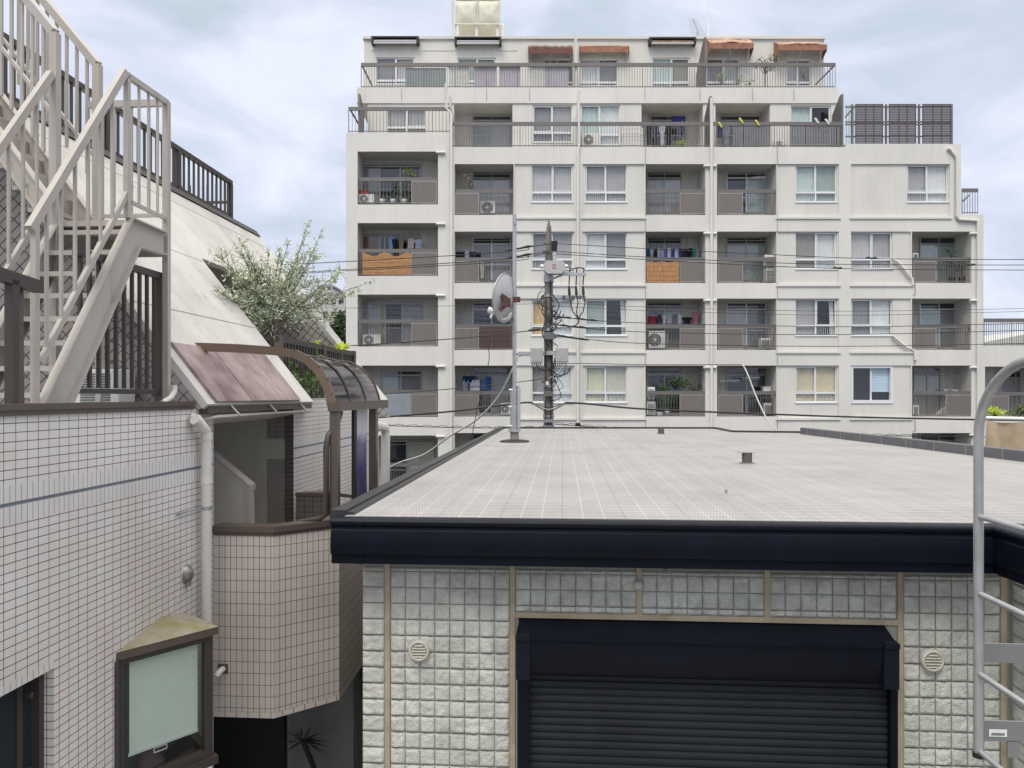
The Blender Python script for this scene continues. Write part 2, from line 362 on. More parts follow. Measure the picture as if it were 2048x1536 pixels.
# side faces of the block
for x0, y0, y1 in ((692, 265, GB), (1922, 288, 429), (1967, 429, 692), (905, 265, 294)):
    p = P(x0, y1, Y6); q = P(x0, y0, Y6); s_ = .1 if x0 == 692 else -.1
    tf.box((p.x+.004*(1 if s_ > 0 else -1), Y6+.005, p.z), (p.x+s_, 31.25, q.z-.003))
tf.build('terrace_slab', M['facade'], bld)
pan = MB(); ledge = MB()
WIN = []   # windows: x0,y0,x1,y1,Y, left curtain, right curtain, style
WX = {'C': (1063, 1146), 'D': (1170, 1254), 'G': (1591, 1674), 'H': (1702, 1785)}
cols = {('C', 0): ('lace', 'lace'), ('D', 0): ('grey', 'grey'), ('G', 0): ('teal', 'tealg'), ('H', 0): ('grey', 'white'),
        ('C', 1): ('dgrey', 'grey'), ('D', 1): ('white', 'dgrey'), ('G', 1): ('brown', 'white'), ('H', 1): ('lace', 'grey'),
        ('C', 2): ('board', 'white'), ('D', 2): ('tealg', 'open'), ('G', 2): ('grey', 'open'), ('H', 2): ('dgrey', 'white'),
        ('C', 3): ('dgrey', 'white'), ('D', 3): ('lemon', 'beige'), ('G', 3): ('yellow', 'yellow'), ('H', 3): ('dark', 'blind')}
whol = []
for (k, r), c in cols.items():
    x0, x1 = WX[k]
    if (k, r) == ('H', 0): x0, x1 = 1814, 1897
    y0 = ROWT[r]+1; y1 = ROWT[r]+76-(1 if r else 0)-(1 if r > 1 else 0)
    WIN.append((x0, y0, x1, y1, Y6+.06, c[0], c[1], 'thick' if (k, r) == ('H', 3) else 'n')); whol.append((x0, y0, x1, y1))
for b_ in bays:
    # lip of each bay, standing 3 cm proud
    p = P(b_[0]-3, b_[3]+1, Y6); q = P(b_[2]+3, b_[3]-3, Y6); ledge.box((p.x, Y6-.05, p.z), (q.x, Y6+.055, q.z))
for b_ in bays:
    pan = MB(); wallgrid(pan, [(b_[0]-.2, b_[1]-.2, b_[2]+.2, b_[3]+.2)], [h_ for h_ in whol if b_[0] < h_[0]+5 < b_[2] and b_[1] < h_[1]+5 < b_[3]], pmap(Y6+.06), .14); pan.build('bay_panel', M['panel'], bld)
ledge.build_each('sill_ledge', M['facade'], bld)

CUR = {'lace': (.56, .55, .56), 'grey': (.44, .43, .44), 'dgrey': (.30, .30, .31), 'white': (.76, .78, .79), 'teal': (.56, .66, .65), 'tealg': (.38, .45, .42),
       'brown': (.33, .31, .28), 'lemon': (.66, .66, .50), 'beige': (.62, .61, .52), 'yellow': (.68, .60, .43), 'blind': (.60, .74, .90), 'dark': (.05, .05, .06), 'olive': (.33, .29, .10), 'rust': (.24, .12, .07)}
def cmat(c): return mat('curtain_'+c, CUR[c], .9, var=.12, scale=2.5)
def curtain(x0, y0, x1, y1, Y, c, parent, folds=None):
    p = P(x0, y1, Y); q = P(x1, y0, Y); wd = q.x-p.x; n = max(8, int(wd/.035)); ph = random.random()*9; fr = random.uniform(.085, .12)
    if c == 'blind':
        mb = MB(); hh = (q.z-p.z)*.72; k = 9
        for i in range(k): mb.box((p.x, Y, q.z-hh*(i+1)/k+.004), (q.x, Y+.012, q.z-hh*i/k))
        return mb.build('blind', cmat(c), parent)
    def f(u, v):
        X = p.x+wd*u; return (X, Y+.030*math.sin(X/fr*6.28+ph+.8*math.sin(X*5))*(.55+.45*(1-v)), p.z+(q.z-p.z)*v)
    MB().grid(f, n, 2).build('curtain', cmat(c), parent)
def window(x0, y0, x1, y1, Yw, cl, cr_, style, name='window', parent=None, tr=.735, fm='alu', bars=True, mid=.5, lat=True):
    parent = parent or bld
    Y = Yw+.07; p = P(x0, y1, Yw); q = P(x1, y0, Yw)
    X0, X1, Z0, Z1 = p.x, q.x, p.z, q.z; fw = .045 if style != 'thick' else .085; xm = X0+(X1-X0)*mid; zt = Z1-(Z1-Z0)*tr
    fr = MB()
    Yf = Yw-.02 if style == 'thick' else Y
    for bx in ((X0, Z0, X0+fw, Z1), (X1-fw, Z0, X1, Z1), (X0+fw, Z0, X1-fw, Z0+fw*1.2), (X0+fw, Z1-fw, X1-fw, Z1)):
        fr.box((bx[0], Yf, bx[1]), (bx[2], Y+.06, bx[3]))
    if style != 'noT':
        if style != 'thick': fr.box((X0+fw, Y-.01, zt-.04), (X1-fw, Y+.07, zt+.04))
        else: pass
        fr.box((xm-.028, Y-.004, Z0+fw*1.2), (xm+.028, Y+.065, zt-.04 if style != 'thick' else Z1-fw)); 
        if style != 'thick': fr.box((xm-.022, Y-.004, zt+.04), (xm+.022, Y+.065, Z1-fw))
        s_ = random.choice((0, 1))       # sliding sash frame in front
        a0, a1 = ((X0+fw, xm-.028), (xm+.028, X1-fw))[s_]
        for bx in ((a0, zt+.04, a0+.03, Z1-fw), (a1-.03, zt+.04, a1, Z1-fw), (a0+.03, zt+.04, a1-.03, zt+.07), (a0+.03, Z1-fw-.03, a1-.03, Z1-fw)):
            if style != 'thick': fr.box((bx[0], Y-.02, bx[1]), (bx[2], Y+.0, bx[3]))
    fo = fr.build(name, M[fm], parent)
    sl = MB(); sl.box((X0-.02, Yw-.035, Z0-.035), (X1+.02, Y+.05, Z0-.002)); sl.build('sill', M[fm], fo)
    gl = MB(); gl.face([(X0+fw, Y+.03, Z0), (X1-fw, Y+.03, Z0), (X1-fw, Y+.03, Z1), (X0+fw, Y+.03, Z1)]); gl.build('pane', M['glass'], fo)
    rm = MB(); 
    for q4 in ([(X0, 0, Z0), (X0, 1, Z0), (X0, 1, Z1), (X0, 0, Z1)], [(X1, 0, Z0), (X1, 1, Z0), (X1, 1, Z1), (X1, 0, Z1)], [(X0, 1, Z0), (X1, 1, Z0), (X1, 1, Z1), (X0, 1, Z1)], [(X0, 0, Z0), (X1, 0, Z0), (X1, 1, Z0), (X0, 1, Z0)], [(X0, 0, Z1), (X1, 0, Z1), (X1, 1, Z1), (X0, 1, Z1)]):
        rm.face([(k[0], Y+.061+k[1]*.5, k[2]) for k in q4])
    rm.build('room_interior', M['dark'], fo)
    for (u0, u1, c) in ((X0+.03, xm, cl), (xm, X1-.03, cr_)):
        if c in (None, 'open'):
            if c == 'open':
                X = u1-.22; n = 8
                MB().grid(lambda u, v: (X+.18*u+.06*(1-v), Y+.14+.03*math.sin(u*19), Z0+(Z1-Z0)*v), 10, 2).build('curtain', cmat('white'), fo)
            continue
        if c == 'board':
            b_ = MB(); b_.box((u0, Y+.075, Z0+.02), (u1, Y+.09, Z1-.03)); b_.build('plywood_board', mat('plywood', (.62, .45, .24), .8, var=.3, scale=5), fo); continue
        if c == 'dark': continue
        pxs = lambda X: 1024+X/(Y+.105)*F; pys = lambda Z: HZ-(Z-H)/(Y+.105)*F
        curtain(pxs(u0), pys(Z1-.03), pxs(u1), pys(Z0+.03), Y+.105, c, fo)
    # little balusters behind lower panes, as on the photo
    if bars and style == 'n' and random.random() < .6:
        bb = MB(); a0, a1 = random.choice(((X0+fw, xm-.03), (xm+.03, X1-fw)))
        k = 9
        for i in range(k): X = a0+(a1-a0)*(i+.5)/k; bb.box((X-.008, Y+.036, Z0+.06), (X+.008, Y+.050, zt-.05))
        bb.build('guard_bars', M['alu'], fo)
    return fo
for w_ in WIN: window(*w_)

# --- recessed balconies
INY = Y6+1.2
for x0, y0, x1, y1 in rec:
    inn = MB(); cei = MB(); flo = MB()
    p = P(x0, y1, Y6); q = P(x1, y0, Y6)
    inn.face([(p.x, INY, p.z), (q.x, INY, p.z), (q.x, INY, q.z), (p.x, INY, q.z)])
    for X in (p.x, q.x): inn.face([(X, Y6+.06, p.z), (X, INY, p.z), (X, INY, q.z), (X, Y6+.06, q.z)])
    cei.face([(p.x, Y6+.06, q.z), (q.x, Y6+.06, q.z), (q.x, INY, q.z), (p.x, INY, q.z)])
    flo.face([(p.x, Y6+.06, p.z), (q.x, Y6+.06, p.z), (q.x, INY, p.z), (p.x, INY, p.z)])
    inn.build('balcony_inner_wall', M['inner'], bld); cei.build('balcony_ceiling', M['ceil'], bld); flo.build('balcony_floor', M['grey'], bld)
def railing(x0, x1, yt, yb, Y, step=4.7, panel=None, label=None, brace=None):
    p = P(x0, yb, Y); q = P(x1, yt, Y); mb = MB(); X0, X1, Z0, Z1 = p.x, q.x, p.z, q.z
    mb.box((X0, Y-.02, Z1-.15), (X1, Y+.03, Z1)); mb.box((X0, Y-.008, Z0+.04), (X1, Y+.018, Z0+.07))
    n = int((x1-x0)/step)
    for i in range(n+1):
        X = X0+.008+(X1-X0-.016)*i/n; wd = .016 if i % 12 == 0 else .0085
        if panel and P(panel[0], 0, Y).x < X < P(panel[1], 0, Y).x: continue
        mb.box((X-wd, Y-.0, Z0), (X+wd, Y+.015, Z1-.15))
    for bx0, by0, bx1, by1 in brace or []: mb.bar(P(bx0, by0, Y), P(bx1, by1, Y)+Vector((0, .5, 0)), .05)
    o = mb.build('balcony_railing', M['rail'], bld)
    if panel:
        a = P(panel[0], yb-2, Y); b = P(panel[1], yt+9, Y); pb = MB(); pb.box((a.x, Y-.045, a.z), (b.x, Y-.024, b.z))
        po = pb.build('privacy_panel', M['privacy'], o)
        fr = MB(); 
        for bx in ((a.x-.02, a.z, a.x, b.z), (b.x, a.z, b.x+.02, b.z), (a.x-.02, b.z, b.x+.02, b.z+.025), (a.x-.02, a.z-.02, b.x+.02, a.z)): fr.box((bx[0], Y-.05, bx[1]), (bx[2], Y-.02, bx[3]))
        fr.build('panel_edge', M['greyalu'], o)
    return o
YR = Y6+.09
for r in range(5):
    railing(716, 875, AB_[r]-54, AB_[r]-1, YR, 7.2 if r == 0 else 5, (824, 873))
    t = ROWB[r]
    railing(910, 1026, t-51, t-1, YR, 5, (912, 957))
    railing(1292, 1410, t-51, t-1, YR, 5.6, (1360, 1408)); railing(1435, 1552, t-51, t-1, YR, 5, (1437, 1484))
    if r: railing(1825, 1942, t-51, t-1, YR, 5, (1827, 1870) if r != 3 else (1891, 1940))
    if r >= 3: railing(1971, 2079, t-49, t-1, YR, 5, (1973, 2015))
# doors in the recesses, seen at the inner wall
def door(x0, y0, x1, y1, cl, cr_, Y=INY, mids=(.5,), tran=.16, fm='greyalu', extra=()):
    p = P(x0, y1, Y); q = P(x1, y0, Y); X0, X1, Z0, Z1 = p.x, q.x, p.z, q.z
    Yf = Y-.06; zt = Z1-(Z1-Z0)*tran
    fr = MB(); fw = .045
    for bx in ((X0, Z0, X0+fw, Z1), (X1-fw, Z0, X1, Z1), (X0+fw, Z1-fw, X1-fw, Z1), (X0+fw, zt-.03, X1-fw, zt+.03)): fr.box((bx[0], Yf, bx[1]), (bx[2], Y-.003, bx[3]))
    for m in mids:
        xm = X0+(X1-X0)*m; fr.box((xm-.03, Yf-.01, Z0), (xm+.03, Y-.004, zt-.03)); fr.box((xm-.015, Yf+.005, zt+.03), (xm+.015, Y-.004, Z1-fw))
    zm = Z0+(Z1-Z0)*.36; fr.box((X0+fw, Yf+.01, zm-.02), (X1-fw, Y-.01, zm+.02))
    o = fr.build('balcony_door', M[fm], bld)
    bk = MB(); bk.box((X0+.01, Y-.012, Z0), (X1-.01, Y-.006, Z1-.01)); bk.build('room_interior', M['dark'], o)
    us = [X0+fw]+[X0+(X1-X0)*m for m in mids]+[X1-fw]
    cs = (cl, cr_) if not extra else extra
    for i in range(len(us)-1):
        c = cs[i % len(cs)]
        if c in CUR and c != 'dark':
            pxs = lambda X: 1024+X/(Y-.03)*F; pys = lambda Z: HZ-(Z-H)/(Y-.03)*F
            mb = MB(); a0, a1 = us[i]+.02, us[i+1]-.02; ph = random.random()*6
            mb.grid(lambda u, v: (a0+(a1-a0)*u, Y-.03+.008*math.sin((a0+(a1-a0)*u)*62+ph), Z0+(zt-Z0-.05)*v), max(8, int((a1-a0)/.025)), 1).build('curtain', cmat(c), o)
    gl = MB(); gl.face([(X0+fw, Y-.048, Z0), (X1-fw, Y-.048, Z0), (X1-fw, Y-.048, Z1-fw), (X0+fw, Y-.048, Z1-fw)]); gl.build('pane', M['glass'], o)
    return o
door(718, 329, 842, 407, 'dgrey', 'dgrey', mids=(.34, .67), extra=('dgrey', 'dark', 'dark'), tran=.06)
door(718, 468, 842, 545, 'rust', 'dark', mids=(.34, .42), extra=('rust', 'dark', 'dark'), tran=.06)
door(718, 603, 844, 686, 'dgrey', 'dark', mids=(.34, .42, .69), extra=('grey', 'olive', 'dark', 'dgrey'), tran=.05)
door(762, 741, 843, 828, 'dgrey', 'dgrey', mids=(.5,), tran=.12, extra=('tealg', 'dgrey'))
door(772, 877, 872, 975, 'dark', 'beige', mids=(.42,), tran=.05, extra=('dark', 'beige'))
for (x0, x1, q) in ((945, 1022, 'B'), (1294, 1363, 'E'), (1452, 1532, 'F'), (1838, 1916, 'I')):
    for r in range(5):
        if q == 'I' and r == 0: continue
        c = {('B', 0): ('grey', 'lace'), ('B', 1): ('dgrey', 'grey'), ('B', 2): ('dark', 'dark'), ('B', 3): ('dark', 'dgrey'), ('E', 0): ('grey', 'lace'), ('E', 1): ('dark', 'dark'),
             ('E', 2): ('dark', 'dgrey'), ('E', 3): ('dark', 'dark'), ('F', 0): ('dark', 'teal'), ('F', 1): ('grey', 'tealg'), ('F', 2): ('lace', 'dgrey'), ('F', 3): ('dark', 'dark'),
             ('I', 1): ('teal', 'tealg'), ('I', 2): ('teal', 'dgrey'), ('I', 3): ('grey', 'grey')}.get((q, r), ('dark', 'dgrey'))
        a0, a1 = (x0, x1) if not (q == 'I' and r == 3) else (1826, 1880)
        top = ROWT[r]+16-(4*r if r < 4 else 16); door(a0, top, a1, ROWB[r]-5-r, c[0], c[1], fm='alu' if (q, r) in (('F', 0), ('B', 2), ('F', 2), ('I', 2), ('B', 1)) else 'greyalu')
door(1990, 742, 2070, 828, 'dgrey', 'dgrey')
# laundry poles hung under each balcony ceiling
for r in range(5):
    for x0, x1, t in ((735, 845, AT[r]+18), (925, 1022, ROWT[r]+20-r*2), (1300, 1400, ROWT[r]+20-r*3), (1440, 1535, ROWT[r]+20-r*2)) + (((1828, 1925, ROWT[r]+16),) if r in (3,) else ()):
        if r == 4 and x0 > 1000: continue
        mb = MB(); Yp = Y6+.75; mb.tube([P(x0, t, Yp), P(x1, t, Yp)], .014, 6)
        for x in (x0+12, x1-12): 
            mb.tube([P(x, t+1, Yp), P(x, t-12, Yp)+Vector((0, 0, 0))], .010, 5); mb.tube([P(x+4, t-4, Yp+.1), P(x+4, t-12, Yp+.1)], .008, 5)
        mb.build('laundry_pole_rail', M['greyalu'], bld)
# --- 7th floor wall
h7 = [(908, 208, 1025, 296), (1283, 208, 1406, 296), (1431, 208, 1540, 296)]
w7 = [(1065, 210, 1145, 284, 'dgrey', 'grey', 'n'), (1160, 209, 1240, 290, 'teal', 'white', 'n'), (1582, 211, 1662, 290, 'teal', 'dark', 'n'), (773, 214, 853, 268, 'grey', 'grey', 'n')]
mb = MB(); wallgrid(mb, [(735, 200, 905, 275), (905, 200, 1676, 300)], h7+[k[:4] for k in w7], pmap(Y7), .1); mb.build('wall', M['panel'], bld)
for k in w7: window(*k[:4], Y7, k[4], k[5], k[6])
I7 = Y7+1.1
for x0, y0, x1, y1 in h7:
    inn = MB()
    p = P(x0, y1, Y7); q = P(x1, y0, Y7); inn.face([(p.x, I7, p.z), (q.x, I7, p.z), (q.x, I7, q.z), (p.x, I7, q.z)])
    for X in (p.x, q.x): inn.face([(X, Y7+.1, p.z), (X, I7, p.z), (X, I7, q.z), (X, Y7+.1, q.z)])
    inn.face([(p.x, Y7+.1, q.z), (q.x, Y7+.1, q.z), (q.x, I7, q.z), (p.x, I7, q.z)])
    inn.build('balcony_inner_wall', M['inner'], bld)
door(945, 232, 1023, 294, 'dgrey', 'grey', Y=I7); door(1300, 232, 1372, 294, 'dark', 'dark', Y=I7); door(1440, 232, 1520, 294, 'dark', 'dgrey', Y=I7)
mb = MB(); p = P(714, 207, Y7); q = P(1676, 176, Y7); mb.box((p.x, Y7-.05, p.z), (q.x, 40, q.z)); mb.build('parapet_band', M['facade'], bld)
mb = MB()
for x0, x1, yb in ((735, 905, 272), (905, 1676, 300)):
    p = P(x0, yb, Y7); q = P(x1, 207.3, Y7); mb.box((p.x, I7+.01, p.z), (q.x, 40, q.z))
p = P(735, 272, Y7); q = P(735, 207.3, Y7); mb.box((p.x+.003, Y7+.1, p.z), (p.x+.1, I7, q.z))
p = P(1676, 300, Y7); q = P(1676, 207.3, Y7); mb.box((p.x-.1, Y7+.1, p.z), (p.x-.003, I7, q.z))
mb.build('block_body', M['panel'], bld)
# terraces railing
railing(697, 900, 214, 265, Y6+.02, 7.0, brace=[(700, 218, 718, 250)]); railing(905, 1422, 244, 294, Y6+.02, 5.6); railing(1424, 1684, 244, 294, Y6+.02, 5.2)
railing(722, 1671, 126, 176, Y7-.02, 5.2, brace=[(724, 131, 740, 162), (1669, 131, 1640, 160)])
railing(1924, 1956, 377, 428, Y6+.02, 5.0, brace=[(1926, 402, 1954, 383)])
railing(1968, 2130, 637, 691, Y6+.02, 4.6)
# --- 8th floor
w8 = [(752, 114, 829, 168, 'dgrey', 'lace', 'n'), (915, 115, 992, 170, 'tealg', 'tealg', 'n'), (1086, 117, 1146, 172, 'dgrey', 'dgrey', 'n'), (1160, 117, 1236, 172, 'white', 'dgrey', 'n'),
      (1305, 115, 1380, 173, 'teal', 'brown', 'n'), (1413, 116, 1480, 172, 'dgrey', 'lace', 'n'), (1572, 118, 1622, 172, 'lace', 'dgrey', 'n')]
mb = MB(); wallgrid(mb, [(728, 75, 1648, 180)], [k[:4] for k in w8], pmap(Y8), .14); mb.build('wall', M['panel'], bld)
for k in w8: window(*k[:4], Y8, k[4], k[5], k[6], tr=.85)
mb = MB(); p = P(728, 180, Y8); q = P(1648, 75.2, Y8); mb.box((p.x+.002, Y8+.55, p.z), (q.x-.002, 40, q.z)); mb.box((p.x+.003, Y8+.14, p.z), (p.x+.1, Y8+.55, q.z)); mb.box((q.x-.1, Y8+.14, p.z), (q.x-.003, Y8+.55, q.z))
mb.build('block_body', M['panel'], bld)
mb = MB(); p = P(726, 79, Y8); q = P(1650, 73.5, Y8); mb.box((p.x, Y8-.08, p.z), (q.x, 40.02, q.z)); 
p = P(742, 101.5, Y8); q = P(1035, 100, Y8); mb.box((p.x, Y8-.02, p.z), (q.x, Y8-.003, q.z)); mb.build('roof_coping', M['facade'], bld)
# partitions between terraces
for x, yt, yb, Ya, Yb_, rk in ((1152, 58, 178, 31.05, 32.48, 90), (1411, 74, 178, 31.05, 32.48, 50), (1157, 190, 296, 30.08, 30.98, 30), (1422, 192, 296, 30.08, 30.98, 30), (1685, 188, 290, 30.08, 30.98, 30), (718, 187, 266, 30.1, 30.98, 20), (900, 190, 266, 30.08, 30.98, 20)):
    p = P(x, yb, Ya); q = P(x, yt, Ya); zz = q.z-rk/F*Ya*.9
    mb = MB(); mb.prism([(p.x-.04, Ya, p.z), (p.x-.04, Ya, q.z), (p.x-.04, Ya+.18, q.z), (p.x-.04, Yb_, max(zz, p.z+.3)), (p.x-.04, Yb_, p.z)], (.08, 0, 0)); mb.build('terrace_partition', M['rail'] if x in (1411, 1685, 718, 1422) else M['facade'], bld)
# down pipes
def pipe(pts, r, Y, name='downpipe', m='facade', parent=bld): MB().tube([P(a, b, Y) for a, b in pts], r, 10).build(name, M[m], parent)
pipe([(892, 168), (892, 215), (902, 228), (902, 990)], .06, Y6-.08)
pipe([(1158, 180), (1158, 300)], .045, Y6-.07); pipe([(1156, 296), (1156, 900)], .065, Y6-.07); pipe([(1423, 196), (1423, 900)], .065, Y6-.07)
pipe([(1895, 297), (1900, 298), (1913, 314), (1913, 432), (1918, 439), (1954, 441), (1956, 446), (1956, 900)], .06, Y6-.07)
for r in range(5):
    for x, y in ((876, AT[r]+2), (1411, ROWT[r]+4), (1437, ROWT[r]+4)) + (((1943, ROWT[r]+4),) if r else ()):
        pipe([(x-4, y), (x+ (14 if x < 1430 or x > 1900 else -14), y)], .05, Y6-.06, 'overflow_spout')
mb = MB()
for y0, y1 in ((296, 326), (433, 461), (568, 596), (703, 730), (836, 862)):
    for x in (1291, 1555): mb.tube([P(x, y0-4, Y6-.02), P(x, y1, Y6-.02), P(x-2, y1+2, Y6-.02)], .013, 5)
for x in (803, 973, 1059, 1290, 1400, 1505, 1588): mb.tube([P(x, 177, Y7-.07), P(x, 200, Y7-.07)], .012, 5)
for x in (1827, ):
    for y0, y1 in ((566, 590), (703, 727), (838, 862)): mb.tube([P(x+3, y0, Y6-.02), P(x+4, y1-3, Y6-.02), P(x, y1, Y6-.02)], .016, 5)
mb.build_each('drain_tube', M['greyalu'], bld)
pipe([(1783, 518), (1795, 523), (1808, 538), (1824, 557), (1826, 570)], .05, Y6-.04, 'air_conditioner_duct'); pipe([(1785, 671), (1800, 684), (1812, 694), (1828, 701), (1830, 720)], .05, Y6-.04, 'air_conditioner_duct')
pipe([(1480, 728), (1490, 735), (1500, 760), (1520, 812), (1535, 840), (1553, 862)], .045, 28.4, 'hose', 'gwire', None) if False else None
# folded awnings in boxes on the 8th floor
for i, (x0, y0, x1, y1) in enumerate(((745, 79, 839, 93), (910, 80, 1003, 94), (1296, 81, 1389, 94))):
    mb = MB(); p = P(x0, y1, Y8); q = P(x1, y0, Y8)
    for bx in ((p.x, q.z-.06, q.x, q.z), (p.x, p.z, p.x+.1, q.z-.06), (q.x-.1, p.z, q.x, q.z-.06)): mb.box((bx[0], Y8-.32, bx[1]), (bx[2], Y8-.01, bx[3]))
    t = thing('awning_cassette', (p.x, Y8-.1, p.z), ['long black folded awning box at the left end under the roof edge', 'long black folded awning box on the wall below the water tank', 'black awning box with faded cloth drooping out of it'][i], 'awning', 'folded awnings under the roof edge')
    mb.build('cassette_frame', M['black'], t)
    rl = MB(); rl.tube([(p.x+.1, Y8-.2, (p.z+q.z)/2-.02), (q.x-.1, Y8-.2, (p.z+q.z)/2-.02)], .07, 10); rl.build('cloth_roll', M['galv'] if i < 2 else M['awntop'], t)
    ar = MB(); ar.bar((p.x+.08, Y8-.28, p.z+.03), (q.x-.08, Y8-.28, p.z+.03), .05, .07); ar.build('front_bar', M['galv'], t)
def awning(x0, x1, yt, yb, out_, kind, lab, ragged=.0):
    q0 = P(x0, yt, Y8); q1 = P(x1, yt, Y8); zb = P(0, yb, Y8-out_).z
    t = thing('fabric_awning', (q0.x, Y8-.2, zb), lab, 'awning', 'open fabric awnings on the top floor')
    rn = random.Random(int(x0)); n = 14; sag = [rn.uniform(-ragged, ragged) for _ in range(n+1)]
    def f(u, v):
        i = min(n, int(u*n+.5)); return (q0.x+(q1.x-q0.x)*u, Y8-.03-out_*v, q0.z+(zb-q0.z)*v+.05*math.sin(u*3.1)*v+sag[i]*(1-abs(v-.5))+.0)
    MB().grid(f, n, 6).build('awning_cloth', M['awntop' if kind != 'red' else 'awnred'], t)
    vb = MB(); dr = .24
    vb.grid(lambda u, v: (q0.x+(q1.x-q0.x)*u, Y8-.035-out_, zb-dr*v+.02*math.sin(u*40)), n*2, 2).build('valance', M['awn' if kind != 'red' else 'awnred'], t)
    for X in (q0.x, q1.x):
        c = MB(); c.face([(X, Y8-.04, q0.z-.02), (X, Y8-.03-out_, zb-.02), (X, Y8-.03-out_, zb-dr), (X, Y8-.04, zb-dr-.25)]); c.build('side_cheek', M['awn' if kind != 'red' else 'awnred'], t)
    a = MB(); 
    for X in (q0.x+.12, (q0.x+q1.x)/2, q1.x-.12): a.bar((X, Y8-.04, zb-.5), (X, Y8-out_, zb-.05), .025)
    a.build_each('awning_arm', M['greyalu'], t)
awning(1056, 1143, 92, 96, .7, 'red', 'dark red torn awning sagging open beside the tall white fin', .05)
awning(1158, 1256, 90, 94, .35, 'o', 'short terracotta awning right of the tall white fin')
awning(1413, 1498, 78, 87, .6, 'o', 'torn terracotta awning right of the dark partition with raised middle', .06)
awning(1547, 1642, 84, 90, .6, 'o', 'ragged terracotta awning at the right end of the top floor', .03)

# --- water tank on the roof
tk = thing('water_tank', P(955, 73, 35), 'cream square panel water tank on legs on the roof', 'water tank')
mb = MB(); Yt = 34.0
for i in range(2):
    for j in range(3):
        x0 = 911+i*44.5; y1 = 47-j*46; p = P(x0, y1, Yt); q = P(x0+43.5, y1-45, Yt); cx, cz, hw, hh = (p.x+q.x)/2, (p.z+q.z)/2, (q.x-p.x)/2, (q.z-p.z)/2
        def f(u, v, cx=cx, cz=cz, hw=hw, hh=hh):
            a, b = u*2-1, v*2-1; return (cx+a*hw, Yt-.10*max(0, 1-(a*a)**2)*max(0, 1-(b*b)**2)-.03*math.exp(-((abs(a)-b-.4)**2)*20), cz+b*hh)
        mb.grid(f, 10, 10)
p = P(911, 47, Yt); q = P(999.5, -90, Yt); mb.box((p.x, Yt+.01, p.z), (q.x, Yt+2, q.z)); mb.box((p.x-.05, Yt-.05, p.z-.06), (q.x+.05, Yt+2, p.z)); mb.box(((p.x+q.x)/2-.025, Yt-.06, p.z), ((p.x+q.x)/2+.025, Yt, q.z)); mb.build('tank_body', M['tank'], tk)
mb = MB(); z0 = P(0, 74, Y8).z
for x in (913, 953, 995):
    for yy in (Yt+.1, Yt+1.8): X = P(x, 0, Yt).x; mb.box((X-.06, yy-.05, z0), (X+.06, yy+.05, p.z-.06))
mb.box((p.x, Yt+1.0, z0), (q.x, Yt+1.1, p.z-.3)); mb.bar((p.x, Yt, z0+.1), (q.x, Yt, z0+.1), .08); mb.bar((p.x+.1, Yt, z0+.1), (p.x+.1, Yt+.02, p.z-.1), .12)
mb.build('tank_stand', M['panel'], tk)
mb = MB(); mb.tube([P(905, -60, Yt-.1), P(905, 72, Yt-.1)], .05, 8); mb.tube([P(998, 50, Yt-.1), P(1004, 50, Yt-.1), P(1006, 54, Yt-.1), P(1006, 74, Yt-.1)], .06, 8); mb.tube([P(1000, -50, Yt-.15), P(1000, 48, Yt-.15)], .02, 6); mb.build('tank_pipe', M['pipe'], tk)
# TV aerial + mast
an = thing('television_antenna', P(1394, 74, 33.5), 'thin tilted comb-like television aerial on the roof left of the tall mast', 'antenna')
mb = MB(); Ya = 33.5; mb.tube([P(1394, 75, Ya), P(1394, 64, Ya)], .025, 6); mb.tube([P(1386, 38, Ya), P(1399, 72, Ya)], .02, 6); mb.build('boom', M['greyalu'], an)
mb = MB()
for i in range(9):
    t = i/8; c = P(1386+12*t, 39+31*t, Ya); hw = .22+.02*i; mb.tube([c-Vector((hw, 0, -.05)), c+Vector((hw, 0, -.05))], .009, 5)
mb.build('antenna_element', M['greyalu'], an)
mb = MB(); mb.tube([P(1417, 75, 33.5), P(1417, -140, 33.5)], .03, 6); mb.build('roof_mast', M['white'], label='tall thin white mast rising out of the photo from the roof', cat='mast')
mb = MB(); mb.box((P(1418, 0, 33.2).x, 33.2, P(0, 74, Y8).z), (P(1526, 0, 33.2).x, 34.5, P(0, 69.5, 33.2).z)); mb.build('roof_hatch', M['panel'], bld)

# --- louvered screens on the right terrace
labs = ['dark slatted privacy screen on the terrace, leftmost of three', 'dark slatted privacy screen on the terrace, middle of three', 'dark slatted privacy screen on the terrace, rightmost of three']
for i, (x0, x1) in enumerate(((1711, 1766), (1778, 1832), (1845, 1902))):
    Ys = Y6+.12; p = P(x0, 287, Ys); q = P(x1, 208, Ys); t = thing('louver_screen', (p.x, Ys, p.z), labs[i], 'screen', 'slatted screens on the right terrace')
    mb = MB(); k = 22
    for j in range(k): z = p.z+.04+(q.z-p.z-.08)*(j+.5)/k; mb.box((p.x+.03, Ys, z-.027), (q.x-.03, Ys+.02, z+.027))
    mb.build('slats', M['screen'], t)
    mb = MB()
    for X in (p.x, p.x+(q.x-p.x)*.36, p.x+(q.x-p.x)*.66, q.x-.03): mb.box((X, Ys-.015, p.z), (X+.03, Ys+.03, q.z))
    mb.box((p.x+.03, Ys-.01, p.z), (q.x-.03, Ys+.03, p.z+.03)); mb.box((p.x+.03, Ys-.01, q.z-.03), (q.x-.03, Ys+.03, q.z)); mb.build('screen_frame', M['screen'], t)
mb = MB()
for y in (214, 244, 249, 273): mb.bar(P(1691, y, Y6+.2), P(1904, y, Y6+.2), .05)
for x in (1704, 1772, 1838, 1903): mb.bar(P(x, 288, Y6+.22), P(x, 209, Y6+.22), .07)
mb.bar(P(1691, 234, Y6+.2), P(1709, 213, Y6+.2), .06)
